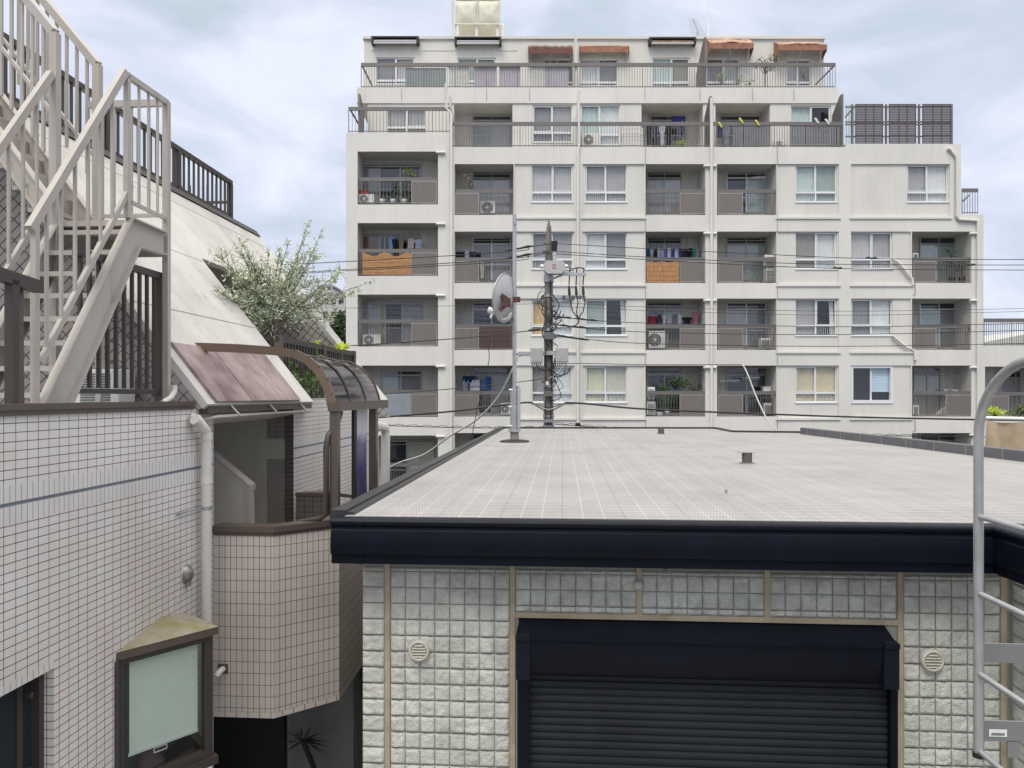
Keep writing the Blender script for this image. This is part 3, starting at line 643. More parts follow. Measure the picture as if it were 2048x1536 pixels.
for x in range(1693, 1712, 5): mb.bar(P(x, 288, Y6+.2), P(x, 210, Y6+.2), .015)
mb.build('terrace_screen_rack', M['rail'], label='dark metal rail frame carrying the three slatted screens on the terrace', cat='railing')

# --- air conditioners
def ac(x0, y0, x1, y1, Y, lab, fan=.38, side=False, stack=False):
    p = P(x0, y1, Y); q = P(x1, y0, Y); t = thing('air_conditioner_unit', (p.x, Y, p.z), lab, 'air conditioner', 'outdoor air conditioner units')
    mb = MB(); mb.box((p.x, Y, p.z+.03), (q.x, Y+.28, q.z)); mb.box((p.x+.05, Y+.03, p.z), (p.x+.12, Y+.25, p.z+.03)); mb.box((q.x-.12, Y+.03, p.z), (q.x-.05, Y+.25, p.z+.03)); mb.build('casing', M['white'], t, bevel=.012)
    h = q.z-p.z; c = Vector((p.x+(q.x-p.x)*(fan), Y-.004, (p.z+q.z)/2+.01)); r = min(h*.42, (q.x-p.x)*.40)
    if side:
        mb = MB()
        for i in range(7): z = p.z+h*(.15+.1*i); mb.box((p.x+.04, Y-.012, z), (q.x-.04, Y-.002, z+h*.045))
        mb.build('grille', M['acgrille'], t); return t
    g1 = MB(); g1.revolve(c, (0, -1, 0), [(0, 0.001), (.004, r)], 24); g1.build('fan', M['acgrille'], t)
    g2 = MB()
    for k in range(1, 5): 
        rr = r*k/4.2; g2.tube([c+Vector((rr*math.cos(a*math.pi/8), -.016, rr*math.sin(a*math.pi/8))) for a in range(17)], .004, 4, False)
    for a in range(4): g2.tube([c+Vector((r*math.cos(a*math.pi/4), -.018, r*math.sin(a*math.pi/4))), c-Vector((r*math.cos(a*math.pi/4), .018, r*math.sin(a*math.pi/4)))], .004, 4)
    g2.revolve(c-Vector((0, .012, 0)), (0, -1, 0), [(0, r*.24), (.008, r*.2), (.01, .001)], 12); g2.build('fan_guard', M['white'], t); return t
ac(716, 388, 748, 408, 30.3, 'small white air conditioner in the top left balcony under a red box'); ac(959, 402, 990, 429, 30.35, 'white air conditioner with big round fan beside a grey privacy panel on the sixth floor', .5)
ac(725, 669, 761, 692, 30.4, 'white air conditioner behind thin balusters in the left fourth-floor balcony', .35)
ac(1531, 536, 1551, 565, 30.3, 'white air conditioner lower one of two stacked on the fifth floor', side=True); ac(1530, 509, 1549, 533, 30.3, 'white air conditioner upper one of two stacked on the fifth floor', side=True)
ac(1521, 676, 1541, 698, 30.6, 'small white air conditioner at the right side of a fourth-floor balcony', side=True)
ac(1528, 806, 1547, 831, 30.5, 'white air conditioner under a brown stool on a third-floor balcony', side=True); ac(1294, 803, 1311, 831, 30.25, 'white louvered unit lowest in the plant-filled balcony', side=True); ac(1295, 774, 1310, 799, 30.25, 'white louvered unit above another in the plant-filled balcony', side=True)
ac(1163, 268, 1200, 292, 30.5, 'air conditioner on the seventh-floor terrace just right of the drainpipe'); ac(1549, 281, 1572, 293, 30.5, 'dark fronted air conditioner standing between slatted grey screens'); ac(1826, 506, 1837, 519, 30.4, 'tiny white air conditioner end above a privacy panel on the right', side=True)
ac(1826, 810, 1838, 832, 30.3, 'white slatted unit in the right third-floor balcony corner', side=True); ac(1002, 806, 1022, 831, 30.5, 'white air conditioner behind the antenna pole on the third floor'); ac(1928, 671, 1938, 692, 30.6, 'narrow air conditioner standing in the right fourth-floor balcony', side=True); ac(1888, 778, 1918, 792, 30.8, 'white air conditioner high behind the right privacy panel of the third floor')
ac(1297, 662, 1330, 698, 30.5, 'dusty dark air conditioner behind balusters below laundry'); 
# --- blinds / screens hung on railings
def blind(x0, y0, x1, y1, m, lab, wavy=0, cat='blind', name='reed_blind', slat='v', Y=Y6+.04):
    p = P(x0, y1, Y); q = P(x1, y0, Y); n = int((q.x-p.x)/.035); mb = MB()
    if slat == 'v':
        for i in range(n):
            X = p.x+(q.x-p.x)*i/n; zt = q.z-wavy*(abs(math.sin(i/n*math.pi*2.2)))**2*.5; mb.box((X, Y-.02+.005*(i % 2), p.z), (X+(q.x-p.x)/n*.86, Y-.005, zt-.006*(i % 3)))
        for k in range(4): z = p.z+(q.z-p.z)*(.1+.22*k); mb.box((p.x, Y-.026, z), (q.x, Y-.021, z+.008))
    else:
        k = max(3, int((q.z-p.z)/.07))
        for i in range(k): z = p.z+(q.z-p.z)*i/k; mb.box((p.x, Y-.02, z), (q.x, Y-.008, z+(q.z-p.z)/k*.86))
        for i in range(int((q.x-p.x)/.35)+1): X = min(q.x-.01, p.x+.35*i); mb.box((X, Y-.024, p.z), (X+.012, Y-.0205, q.z))
    return mb.build(name, m, label=lab, cat=cat)
blind(725, 505, 823, 549, M['bamboo'], 'orange bamboo reed blind with wavy top tied inside the left balcony rail', .3)
blind(1293, 523, 1358, 565, M['bamboo'], 'orange bamboo reed blind below a line of small laundry', .05)
blind(959, 652, 1025, 697, mat('redbrown_slats', (.085, .05, .05), .7, var=.15), 'dark reddish brown vertical slat screen behind the satellite dish', cat='screen', name='slat_screen')
bg_ = mat('bluegrey_slats', (.26, .29, .33), .7, var=.1)
blind(765, 787, 822, 832, bg_, 'blue-grey woven sheet on the left third-floor balcony rail', slat='h', cat='screen', name='woven_screen')
gs = mat('grey_slats', (.20, .205, .22), .7, var=.1)
blind(1464, 251, 1541, 293, gs, 'grey slatted screen left one of two on the seventh-floor rail', slat='h', cat='screen', name='woven_screen'); blind(1580, 251, 1680, 293, gs, 'grey slatted screen right one of two on the seventh-floor rail', slat='h', cat='screen', name='woven_screen')
blind(812, 136, 892, 173, mat('bluegreen_mesh', (.28, .33, .34), .8, var=.1), 'blue-grey mesh sheet sagging along the top-floor railing', wavy=.0, slat='h', cat='screen', name='mesh_sheet', Y=31.05)
lav = mat('lavender_panel', (.48, .46, .52), .7, var=.08)
for i, (x0, x1, l_) in enumerate(((949, 992, 'pale lavender panel between two white lattices, left one'), (1000, 1040, 'pale lavender panel between two white lattices, right one'), (1091, 1136, 'pale lavender panel right of the denser white lattice'))):
    mb = MB(); mb.pbox(x0, 133, x1, 173, 31.06, 31.08); mb.pbox(x0-.8, 132, x0, 173, 31.05, 31.09); mb.pbox(x1, 132, x1+.8, 173, 31.05, 31.09); mb.build('fence_panel', lav, label=l_, cat='panel', group='pale panels on the top floor rail')
for x0, x1, l_ in ((897, 938, 'white diamond lattice on the top-floor railing near the drainpipe'), (1061, 1089, 'white diamond lattice on the top-floor railing between lavender panels')):
    mb = MB(); p = P(x0, 173, 31.06); q = P(x1, 134, 31.06); W, Hh = q.x-p.x, q.z-p.z; s = .13; k = -int(Hh/s)-1
    while k*s < W:
        for sg in (1, -1):
            a0 = max(0, k*s); a1 = min(W, k*s+Hh)
            if a1 > a0:
                za = a0-k*s; zb = a1-k*s
                if sg < 0: za, zb = Hh-za, Hh-zb
                mb.bar((p.x+a0, 31.06+.01*sg, p.z+za), (p.x+a1, 31.06+.01*sg, p.z+zb), .012, .06)
        k += 1
    mb.build('lattice_panel', M['white'], label=l_, cat='lattice')

# --- laundry
def cloth_mat(c): return mat('cloth_%d_%d_%d' % c, srgb(c), .9, var=.12, scale=8)
def garment(x0, y0, x1, y1, c, kind, lab, Y=Y6+.72, grp='laundry hung on balcony poles'):
    p = P(x0, y1, Y); q = P(x1, y0, Y); W, Hh = q.x-p.x, q.z-p.z; mb = MB(); ph = random.random()*6
    wv = lambda X, Z: .03*math.sin(X*34+ph)+.012*math.sin(Z*17+ph)
    if kind == 'shirt':
        prof = [(0, .12), (.06, .5), (.18, .5), (.34, .47), (.36, .33), (.7, .34), (1, .37)]
    elif kind == 'trousers': prof = [(0, .30), (.1, .33), (.4, .32), (.42, .32), (1, .24)]
    else: prof = [(0, .48), (.3, .49), (.7, .47), (1, .5)]
    def halfw(v):
        for i in range(len(prof)-1):
            if prof[i][0] <= v <= prof[i+1][0]:
                t = (v-prof[i][0])/(prof[i+1][0]-prof[i][0]+1e-9); return (prof[i][1]*(1-t)+prof[i+1][1]*t)
        return prof[-1][1]
    cx = (p.x+q.x)/2
    def f(off):
        def g_(u, v): hw = halfw(1-v)*W; X = cx+(u*2-1)*hw; Z = p.z+Hh*v; return (X, Y+off+wv(X, Z), Z)
        return g_
    mb.grid(f(0), 10, 12); mb.grid(f(.02), 10, 12)
    o = mb.build({'shirt': 'hanging_shirt', 'trousers': 'hanging_trousers', 'towel': 'hanging_towel'}[kind], cloth_mat(c), label=lab, cat={'shirt': 'shirt', 'trousers': 'trousers', 'towel': 'towel'}[kind], group=grp)
    hk = MB(); hk.tube([(cx-W*.25, Y+.01, q.z-.03), (cx, Y+.01, q.z+.03), (cx+W*.25, Y+.01, q.z-.03)], .006, 4); hk.tube([(cx, Y+.01, q.z+.03), (cx, Y+.01, q.z+.09)], .006, 4); hk.build('hanger', M['white'], o)
    return o
for a in (((776, 474, 790, 508), (140, 165, 205), 'shirt', 'light blue shirt leftmost on the pole above the wavy bamboo blind'), ((784, 477, 798, 512), (25, 25, 30), 'shirt', 'black shirt beside a light blue one above the wavy bamboo blind'),
          ((796, 472, 808, 512), (140, 125, 112), 'shirt', 'taupe shirt hanging above the wavy bamboo blind'), ((816, 477, 828, 497), (205, 190, 180), 'towel', 'cream cloth pegged above the left privacy panel'), ((828, 479, 845, 497), (185, 190, 210), 'shirt', 'pale lilac shirt rightmost above the wavy bamboo blind'),
          ((912, 503, 930, 520), (30, 32, 48), 'towel', 'dark navy cloth leftmost on the crowded fifth-floor pole'), ((927, 500, 938, 524), (190, 195, 205), 'towel', 'pale strip of cloth in the crowded fifth-floor pole'), ((938, 503, 950, 522), (40, 42, 60), 'shirt', 'small dark shirt in the middle of the fifth-floor pole'),
          ((950, 505, 962, 520), (25, 28, 45), 'towel', 'navy cloth right end of the fifth-floor pole'), ((959, 520, 970, 556), (190, 188, 182), 'trousers', 'pale trousers hanging past the rail beside the left privacy panel'),
          ((1291, 248, 1305, 291), (30, 30, 38), 'trousers', 'black trousers leftmost on the seventh-floor terrace pole'), ((1306, 246, 1316, 289), (45, 45, 50), 'trousers', 'charcoal trousers second on the seventh-floor terrace pole'), ((1318, 250, 1330, 290), (160, 165, 175), 'shirt', 'pale grey long shirt on the seventh-floor terrace pole'),
          ((1331, 250, 1345, 291), (22, 22, 26), 'trousers', 'black trousers right of the pale shirt on the terrace pole'), ((1343, 232, 1370, 244), (22, 28, 90), 'towel', 'navy blue cloth folded over the terrace pole'), ((1361, 244, 1368, 271), (30, 34, 80), 'trousers', 'narrow navy leggings right end of the terrace pole'),
          ((1434, 249, 1446, 275), (45, 50, 85), 'shirt', 'dark blue shirt behind the rail right of the white drainpipe'), ((1446, 252, 1460, 290), (120, 125, 135), 'shirt', 'grey shirt behind the rail beside the slatted grey screen'),
          ((925, 752, 950, 764), (30, 40, 95), 'towel', 'dark blue bundle draped over the third-floor pole'), ((924, 760, 937, 781), (150, 165, 190), 'shirt', 'pale blue shirt at the left of the third-floor bundle'), ((940, 760, 960, 781), (205, 205, 215), 'towel', 'white towel below the dark blue bundle'), ((962, 757, 972, 779), (70, 115, 165), 'towel', 'blue towel with stripes beside the white towel'), ((972, 753, 981, 779), (50, 90, 150), 'towel', 'narrow blue towel at the right of the third-floor pole')):
    garment(*a[0], a[1], a[2], a[3], Y=(Y6+.72 if a[0][1] > 296 else Y7+.3))
cc = [(50, 85, 120), (180, 185, 190), (40, 42, 60), (190, 190, 205), (175, 170, 190), (95, 110, 170), (215, 215, 225), (60, 75, 150), (210, 205, 225), (70, 80, 120), (60, 55, 60), (25, 27, 35), (30, 32, 38), (40, 140, 130), (150, 152, 155)]
nm = ['teal blue', 'pale grey', 'navy', 'lilac white', 'mauve', 'slate blue', 'white', 'bright blue', 'pale lilac', 'denim', 'dark plum', 'black', 'charcoal', 'turquoise', 'light grey striped']
for i in range(15):
    x = 1293+i*7; garment(x, 496+(i % 3), x+7.5, 519+(i*5 % 7), cc[i], 'shirt' if i % 2 else 'towel', '%s small garment in the dense row above the short bamboo blind' % nm[i])
cc = [(150, 40, 60), (60, 60, 66), (190, 190, 195), (170, 172, 180), (120, 122, 130), (205, 205, 210), (28, 28, 32), (200, 120, 130), (60, 140, 160)]
nm = ['crimson', 'dark grey', 'white patterned', 'silver grey', 'mid grey', 'off-white', 'black', 'salmon pink', 'aqua']
ww = [20, 8, 10, 10, 10, 8, 20, 12, 18]; x = 1295
for i in range(9):
    y0 = {0: 632, 7: 624, 6: 634, 8: 640}.get(i, 629); garment(x, y0, x+ww[i], 651 if i != 0 else 648, cc[i], 'shirt' if i in (0, 2, 6, 7) else 'towel', '%s garment on the fourth-floor pole left of the white drainpipe' % nm[i]); x += ww[i]+.5
# pinch hanger racks
for x0, x1, y, lb in ((1440, 1478, 762, 'white peg hanger rack without laundry, left one on the third floor'), (1485, 1520, 756, 'white peg hanger rack without laundry, right one on the third floor'), (1503, 1530, 355, 'white peg hanger rack on the sixth floor pole')):
    mb = MB(); Y = Y6+.6
    for k in range(2): mb.bar(P(x0, y, Y+k*.2), P(x1, y-2, Y+k*.2), .03, .025)
    for k in range(9): c = P(x0+(x1-x0)*(k+.5)/9, y-1, Y+.02); mb.bar(c, c-Vector((0, 0, .09)), .014)
    mb.tube([P((x0+x1)/2, y-1, Y+.1), P((x0+x1)/2, y-12, Y+.1)], .008, 4); mb.build('peg_rack', M['white'], label=lb, cat='hanger')
# clothes pegs / clips on rails of the 7th floor
for i, (x, y) in enumerate(((1436, 244), (1478, 236), (1510, 240), (1629, 236), (1650, 238))):
    mb = MB(); c = P(x, y, Y6-.02); mb.bar(c, c+Vector((.16, 0, -.22)), .03, .05); mb.bar(c+Vector((.05, 0, 0)), c+Vector((.18, 0, -.2)), .03, .03)
    mb.build('pole_clip', mat('yellow_plastic', (.62, .60, .12), .5) if i < 3 else M['white'], label=['yellow clip on the rail just right of the drainpipe', 'yellow clip over the left slatted grey screen', 'yellow clip at the right end of the left slatted grey screen', 'white clip in front of the dark window, left one', 'white clip in front of the dark window, right one'][i], cat='clip')

# --- foliage helpers
def leaves(mb, c, r, n, ls, rn, flat=1.0, wd=.35):
    for _ in range(n):
        while True:
            v = Vector((rn.uniform(-1, 1), rn.uniform(-1, 1), rn.uniform(-1, 1)))
            if v.length <= 1: break
        q = Vector(c)+Vector((v.x*r[0], v.y*r[1], v.z*r[2])); d = Vector((rn.gauss(0, 1), rn.gauss(0, 1), rn.gauss(0, 1)*flat+.2)).normalized(); s = d.cross(Vector((rn.gauss(0, 1), rn.gauss(0, 1), rn.gauss(0, 1)))).normalized(); l = ls*rn.uniform(.6, 1.3)
        mb.face([q, q+d*l*.5+s*l*wd*.5, q+d*l, q+d*l*.5-s*l*wd*.5])
def plant(x0, y0, x1, y1, Y, m, lab, n=240, ls=.12, pot=True, cat='plant', seed=1, name='potted_plant', clumps=6, stem=True, pm='white'):
    rn = random.Random(seed+int(x0)); p = P(x0, y1, Y); q = P(x1, y0, Y); t = thing(name, ((p.x+q.x)/2, Y, p.z), lab, cat)
    mb = MB(); W, Hh = q.x-p.x, q.z-p.z; cen = []
    for k in range(clumps):
        c = Vector((p.x+W*rn.uniform(.15, .85), Y+rn.uniform(-.1, .1), p.z+Hh*rn.uniform(.3, .88))); cen.append(c)
        leaves(mb, c, (W*.24+.03, .14, Hh*.2+.02), n//clumps, ls, rn)
    mb.build('foliage', m, t)
    s = MB(); b = Vector(((p.x+q.x)/2, Y, p.z+.05))
    for c in cen: s.tube([b, (b+c)/2+Vector((rn.uniform(-.04, .04), 0, .03)), c], [.014, .01, .005], 5)
    s.build('stem', M['bark'], t)
    if pot:
        o = MB(); o.revolve((b.x, Y, p.z), (0, 0, 1), [(0, .001), (0, .09), (.16, .13), (.17, .12), (.14, .001)], 12); o.build('pot', M[pm], t)
    return t
plant(808, 335, 832, 358, Y6+.5, M['lime'], 'bright yellow-green plant tip above the rail in the top left balcony', 90, .1, seed=2, pot=False, name='balcony_plant')
plant(757, 388, 772, 407, Y6+.35, M['green'], 'small green pot plant next to the air conditioner in the top left balcony', 60, .1)
plant(774, 362, 798, 407, Y6+.4, M['dgreen'], 'tall dark green plant left half of the top left balcony', 160, .11); plant(798, 358, 820, 407, Y6+.4, M['green'], 'dense dark plant beside the privacy panel of the top left balcony', 160, .1)
plant(925, 345, 952, 380, Y6+.3, mat('dry_leaf', (.34, .29, .25), .9, var=.2), 'dried pale hanging plant in the sixth-floor balcony near the drainpipe', 150, .09, pot=False, name='hanging_plant')
plant(1312, 768, 1345, 790, Y6+.4, M['green'], 'green vine left part above the rail in the plant-filled balcony', 260, .09, pot=False, name='climbing_vine'); plant(1338, 750, 1398, 780, Y6+.4, M['green'], 'green vine climbing under the ceiling of the plant-filled balcony', 420, .09, pot=False, name='climbing_vine', clumps=9)
plant(1314, 790, 1355, 828, Y6+.35, M['green'], 'leafy plants behind balusters in the plant-filled balcony', 380, .09, clumps=9); plant(1380, 770, 1405, 790, Y6+.5, M['dgreen'], 'dark hanging plant at the right of the plant-filled balcony', 110, .09, pot=False, name='hanging_plant')
def palm(x, y0, y1, Y, lab, rr=26):
    b = P(x, y1, Y); tp = P(x, y0, Y); t = thing('potted_palm', b, lab, 'plant'); rn = random.Random(4); mb = MB(); Hh = tp.z-b.z
    for k in range(26):
        c = b+Vector((0, 0, Hh*rn.uniform(.35, .8))); a = rn.uniform(0, 6.28); l = rn.uniform(.25, .5); d = Vector((math.cos(a)*l, math.sin(a)*l*.6, rn.uniform(-.05, .3))); s = Vector((-math.sin(a), math.cos(a), 0))*.03+Vector((0, 0, .015))
        mb.face([c, c+d*.5+s+Vector((0, 0, .05)), c+d, c+d*.5-s+Vector((0, 0, .05))])
    mb.build('fronds', M['green'], t); s = MB(); s.tube([b, b+Vector((.02, 0, Hh*.75))], [.03, .02], 6); s.build('stem', M['bark'], t); o = MB(); o.revolve(b, (0, 0, 1), [(0, .001), (0, .1), (.2, .14), (.17, .001)], 12); o.build('pot', M['black'], t)
palm(1904, 494, 564, Y6+.5, 'potted palm in the right fifth-floor balcony, left one'); palm(1923, 512, 564, Y6+.45, 'potted palm in the right fifth-floor balcony, right one')
for x0, y0, x1, y1, m, lb, n, c in ((1428, 140, 1462, 172, 'leafd', 'loose grey-green shrub leftmost behind the top-floor rail', 110, 6), (1455, 152, 1490, 173, 'leafd', 'low shrub second behind the top-floor rail', 100, 6), (1488, 160, 1512, 173, 'leafd', 'lowest small shrub in the row behind the top-floor rail', 50, 4),
                              (1508, 112, 1552, 152, 'dgreen', 'round-crowned dark shrub tallest in the row behind the top-floor rail', 330, 9), (1595, 140, 1625, 160, 'dgreen', 'sparse shrub at the right end of the top-floor rail', 24, 5), (1345, 281, 1386, 293, 'lime', 'low yellow-green plants behind the seventh-floor rail', 120, 7)):
    plant(x0, y0, x1, y1, Y7+.4 if y0 < 200 else Y6+.3, M[m], lb, n, .10, pot=False, name='terrace_shrub', clumps=c)
mb = MB(); mb.tube([P(1530, 173, Y7+.4), P(1530, 150, Y7+.4), P(1532, 130, Y7+.4)], [.03, .03, .02], 6); mb.build('shrub_stem', M['bark'], label='thin trunk under the round dark shrub on the top floor', cat='plant')
# assorted balcony goods
def crate(x0, y0, x1, y1, Y, m, name, lab, cat):
    p = P(x0, y1, Y); q = P(x1, y0, Y); mb = MB(); mb.box((p.x, Y, p.z), (q.x, Y+.3, q.z-.03)); mb.box((p.x-.015, Y-.015, q.z-.03), (q.x+.015, Y+.315, q.z))
    for k in (.33, .66): X = p.x+(q.x-p.x)*k; mb.box((X-.01, Y-.012, p.z), (X+.01, Y-.002, q.z-.031))
    mb.build(name, m, label=lab, cat=cat, bevel=.006)
crate(719, 380, 736, 388, 30.3, mat('red_plastic', (.35, .04, .04), .5), 'storage_box', 'red box on top of the top left air conditioner', 'box')
crate(1243, 262, 1286, 294, Y6+.35, M['white'], 'storage_rack', 'white slatted rack behind the seventh-floor rail', 'rack') if False else None
mb = MB(); p = P(1243, 293, Y6+.35); q = P(1286, 256, Y6+.35)
for z in [p.z+.12*i for i in range(5)]: mb.box((p.x, Y6+.33, z), (q.x, Y6+.36, z+.07))
for X in (p.x, q.x-.03): mb.box((X, Y6+.36, p.z), (X+.03, Y6+.4, q.z))
mb.box((p.x+.03, Y6+.36, q.z-.03), (q.x-.03, Y6+.4, q.z)); mb.build('slatted_rack', M['white'], label='white slatted rack behind the seventh-floor rail', cat='rack')
crate(1527, 773, 1542, 789, 30.5, M['white'], 'storage_box', 'white box on a brown stool on the third floor', 'box')
st = thing('stool', P(1534, 831, 30.45), 'brown wooden stool carrying a white box on the third floor', 'stool')
p = P(1521, 795, 30.45); q = P(1546, 831, 30.45); mb = MB(); mb.box((p.x, 30.45, p.z-.03), (q.x, 30.85, p.z)); mb.build('seat', M['bronze'], st)
for X in (p.x+.02, q.x-.04):
    for yy in (30.46, 30.8): mb = MB(); mb.box((X, yy, q.z), (X+.03, yy+.03, p.z-.03)); mb.build('leg', M['bronze'], st)
mb = MB(); p = P(1868, 831, 30.45); q = P(1893, 800, 30.45)
mb.grid(lambda u, v: (p.x+(q.x-p.x)*(v+(1-v)*u), 30.45+.12*math.sin(u*5+v*3)+.05*noise.noise(Vector((u*6, v*6, 0))), p.z+(q.z-p.z)*v*(.6+.4*u)), 16, 16).build('plastic_sheet', M['white'], label='bunched white plastic sheet beside the right third-floor privacy panel', cat='sheet')
crate(1398, 786, 1404, 792, 30.4, M['white'], 'planter_box', 'tiny white planter above the rail at the right of the plant-filled balcony', 'planter'); crate(1314, 824, 1324, 831, 30.3, M['white'], 'planter_box', 'small white planter on the floor of the plant-filled balcony', 'planter')

# ================================================================== distant things
def simple_building(x0, y0, x1, y1, Y, lab, roof=0, m='far', nwin=(3, 2)):
    p = P(x0, y1, Y); q = P(x1, y0, Y); t = thing('distant_building', (p.x, Y, 0), lab, 'building')
    mb = MB(); mb.box((p.x, Y, 0), (q.x, Y+10, q.z)); mb.build('wall', M[m], t); mb = MB(); mb.box((p.x-.2, Y-.2, q.z), (q.x+.2, Y+10.2, q.z+.3)); mb.build('roof', M['grey'], t)
    W = (q.x-p.x)/nwin[0]; Hh = (q.z-p.z)/nwin[1]
    for i in range(nwin[0]):
        for j in range(nwin[1]): mb = MB(); mb.box((p.x+W*(i+.2), Y-.05, p.z+Hh*(j+.35)), (p.x+W*(i+.8), Y+.02, p.z+Hh*(j+.8))); mb.build('window', M['dark'], t)
simple_building(628, 590, 690, 700, 90, 'grey far apartment block seen past the olive tree', nwin=(4, 4)); simple_building(640, 574, 664, 600, 115, 'narrow far tower block rising above the grey one', nwin=(2, 3))
simple_building(500, 640, 632, 760, 110, 'low far building behind the white sloping wall', nwin=(5, 3))
t = thing('distant_tree', P(678, 790, 60), 'round dark green tree left of the apartment block', 'tree'); t.location.z = 0
rn = random.Random(3); mb = MB()
for k in range(16): leaves(mb, P(rn.uniform(664, 690), rn.uniform(632, 720), 60), (.8, .8, .7), 160, .3, rn, wd=.6)
mb.build('crown', M['dgreen'], t); mb = MB(); b = P(678, 0, 60); mb.tube([(b.x, 60, 0), (b.x, 60, 11.5)], [.3, .15], 8); mb.build('trunk', M['bark'], t)
mb = MB(); p = P(1970, 690, 38); q = P(2160, 640, 38); mb.prism([(p.x, 38, 0), (q.x, 38, 0), (q.x, 38, P(0, 648, 38).z), (p.x, 38, P(0, 684, 38).z)], (0, 8, 0)); mb.build('neighbour_building', M['far'], label='grey building with slanted roof behind the right rooftop railing', cat='building')
# tarp, pipe and plants at right edge
mb = MB(); Yt = 20.5; p = P(1970, 896, Yt); q = P(2140, 840, Yt)
mb.grid(lambda u, v: (p.x+(q.x-p.x)*u, Yt+.10*math.sin(u*17+v*4)+.05*noise.noise(Vector((u*12, v*5, 0))), 3.2+(q.z-3.2)*v-.08*abs(math.sin(u*6))*v), 60, 12).build('tarpaulin', M['tarp'], label='tan tarpaulin hanging from a white pipe at the right edge', cat='tarpaulin')
mb = MB(); mb.tube([P(1969, 836, Yt), P(2140, 840, Yt)], .05, 8); mb.tube([P(1972, 836, Yt+.02), (P(1972, 0, Yt).x, Yt+.02, 0)], .03, 8); mb.build('pipe_frame', M['white'], label='white pipe frame holding up the tan tarpaulin', cat='pipe')
plant(1972, 816, 2005, 838, Yt+.4, M['lime'], 'light green foliage above the white pipe, nearer the loop ladder', 260, .09, pot=False, name='climbing_plant'); plant(2015, 812, 2060, 838, Yt+.4, M['green'], 'darker green foliage above the white pipe at the right edge', 300, .09, pot=False, name='climbing_plant')

# ================================================================== NEAR BUILDING
RZ = -.80
nb = thing('near_building', AB(1.5, 8, -H), 'pale rock-face clad house with flat grey roof and dark navy gutter', 'building')
aL = -1.44; bG = 4.72; bW = 5.02; aI = ab(PB(2003, 1150, bW))[0]
# roof material
m = bpy.data.materials.new('perforated_roof_sheet'); m.use_nodes = True; nt = m.node_tree; b = nt.nodes['Principled BSDF']; b.inputs['Roughness'].default_value = .55
uv = N(nt, 'ShaderNodeUVMap'); sp = N(nt, 'ShaderNodeSeparateXYZ'); L(nt, uv.outputs[0], sp.inputs[0])
def MATH(op, a, b_=None, c=None):
    n = N(nt, 'ShaderNodeMath', operation=op)
    for i, v in enumerate((a, b_, c)):
        if v is None: continue
        if isinstance(v, (int, float)): n.inputs[i].default_value = v
        else: L(nt, v, n.inputs[i])
    return n.outputs[0]
def line(src, pitch, wd, off=0):   # 1 on a line of width wd each pitch
    f = MATH('FRACT', MATH('ADD', MATH('DIVIDE', src, pitch), off)); return MATH('LESS_THAN', MATH('ABSOLUTE', MATH('SUBTRACT', f, .5)), wd/pitch/2)
U_, V_ = sp.outputs[0], sp.outputs[1]
seam = line(U_, .41, .006, .5); lite = MATH('MAXIMUM', line(U_, .41, .009, .5-.333), line(U_, .41, .009, .5+.333))
fine = MATH('SINE', MATH('MULTIPLY', U_, 2*math.pi/.0205)); finev = MATH('SINE', MATH('MULTIPLY', V_, 2*math.pi/.10))
dots = MATH('MULTIPLY', fine, finev); vs_ = MATH('MAXIMUM', MATH('MULTIPLY', dots, 1.0), 0)
ln = MATH('MAXIMUM', MATH('MULTIPLY', MATH('SINE', MATH('MULTIPLY', U_, 2*math.pi/.041)), 1.0), 0)
nzr = N(nt, 'ShaderNodeTexNoise', i_Scale=1.1, i_Detail=9.0, i_Roughness=.68); L(nt, uv.outputs[0], nzr.inputs[0])
rr_ = N(nt, 'ShaderNodeValToRGB'); L(nt, nzr.outputs[0], rr_.inputs[0]); rr_.color_ramp.elements[0].position = .36; rr_.color_ramp.elements[0].color = (.27, .267, .268, 1); rr_.color_ramp.elements[1].position = .64; rr_.color_ramp.elements[1].color = (.352, .342, .344, 1)
def MIX(fac, a, col, bt='MIX'):
    n = N(nt, 'ShaderNodeMix', data_type='RGBA', blend_type=bt)
    if isinstance(fac, (int, float)): n.inputs[0].default_value = fac
    else: L(nt, fac, n.inputs[0])
    L(nt, a, n.inputs[6]); n.inputs[7].default_value = (*col, 1); return n.outputs[2]
nzp = N(nt, 'ShaderNodeTexNoise', i_Scale=.45, i_Detail=7.0, i_Roughness=.6, i_Distortion=.4); L(nt, uv.outputs[0], nzp.inputs[0])
rp_ = N(nt, 'ShaderNodeMapRange'); L(nt, nzp.outputs[0], rp_.inputs[0]); rp_.inputs[1].default_value = .53; rp_.inputs[2].default_value = .60; rp_.inputs[3].default_value = 0; rp_.inputs[4].default_value = .30
stn = MIX(rp_.outputs[0], rr_.outputs[0], (.22, .215, .21)); c_ = MIX(MATH('MULTIPLY', vs_, .85), stn, (.16, .16, .155)); c_ = MIX(MATH('MULTIPLY', ln, .12), c_, (.3, .3, .3)); c_ = MIX(MATH('MULTIPLY', lite, .2), c_, (.75, .75, .74)); c_ = MIX(MATH('MULTIPLY', line(V_, .137, .02), .22), c_, (.62, .62, .61)); c_ = MIX(MATH('MULTIPLY', seam, .5), c_, (.10, .10, .10))
L(nt, c_, b.inputs['Base Color']); bp = N(nt, 'ShaderNodeBump', i_Strength=.35, i_Distance=.004); L(nt, dots, bp.inputs['Height']); L(nt, bp.outputs[0], b.inputs['Normal'])
roofm = m
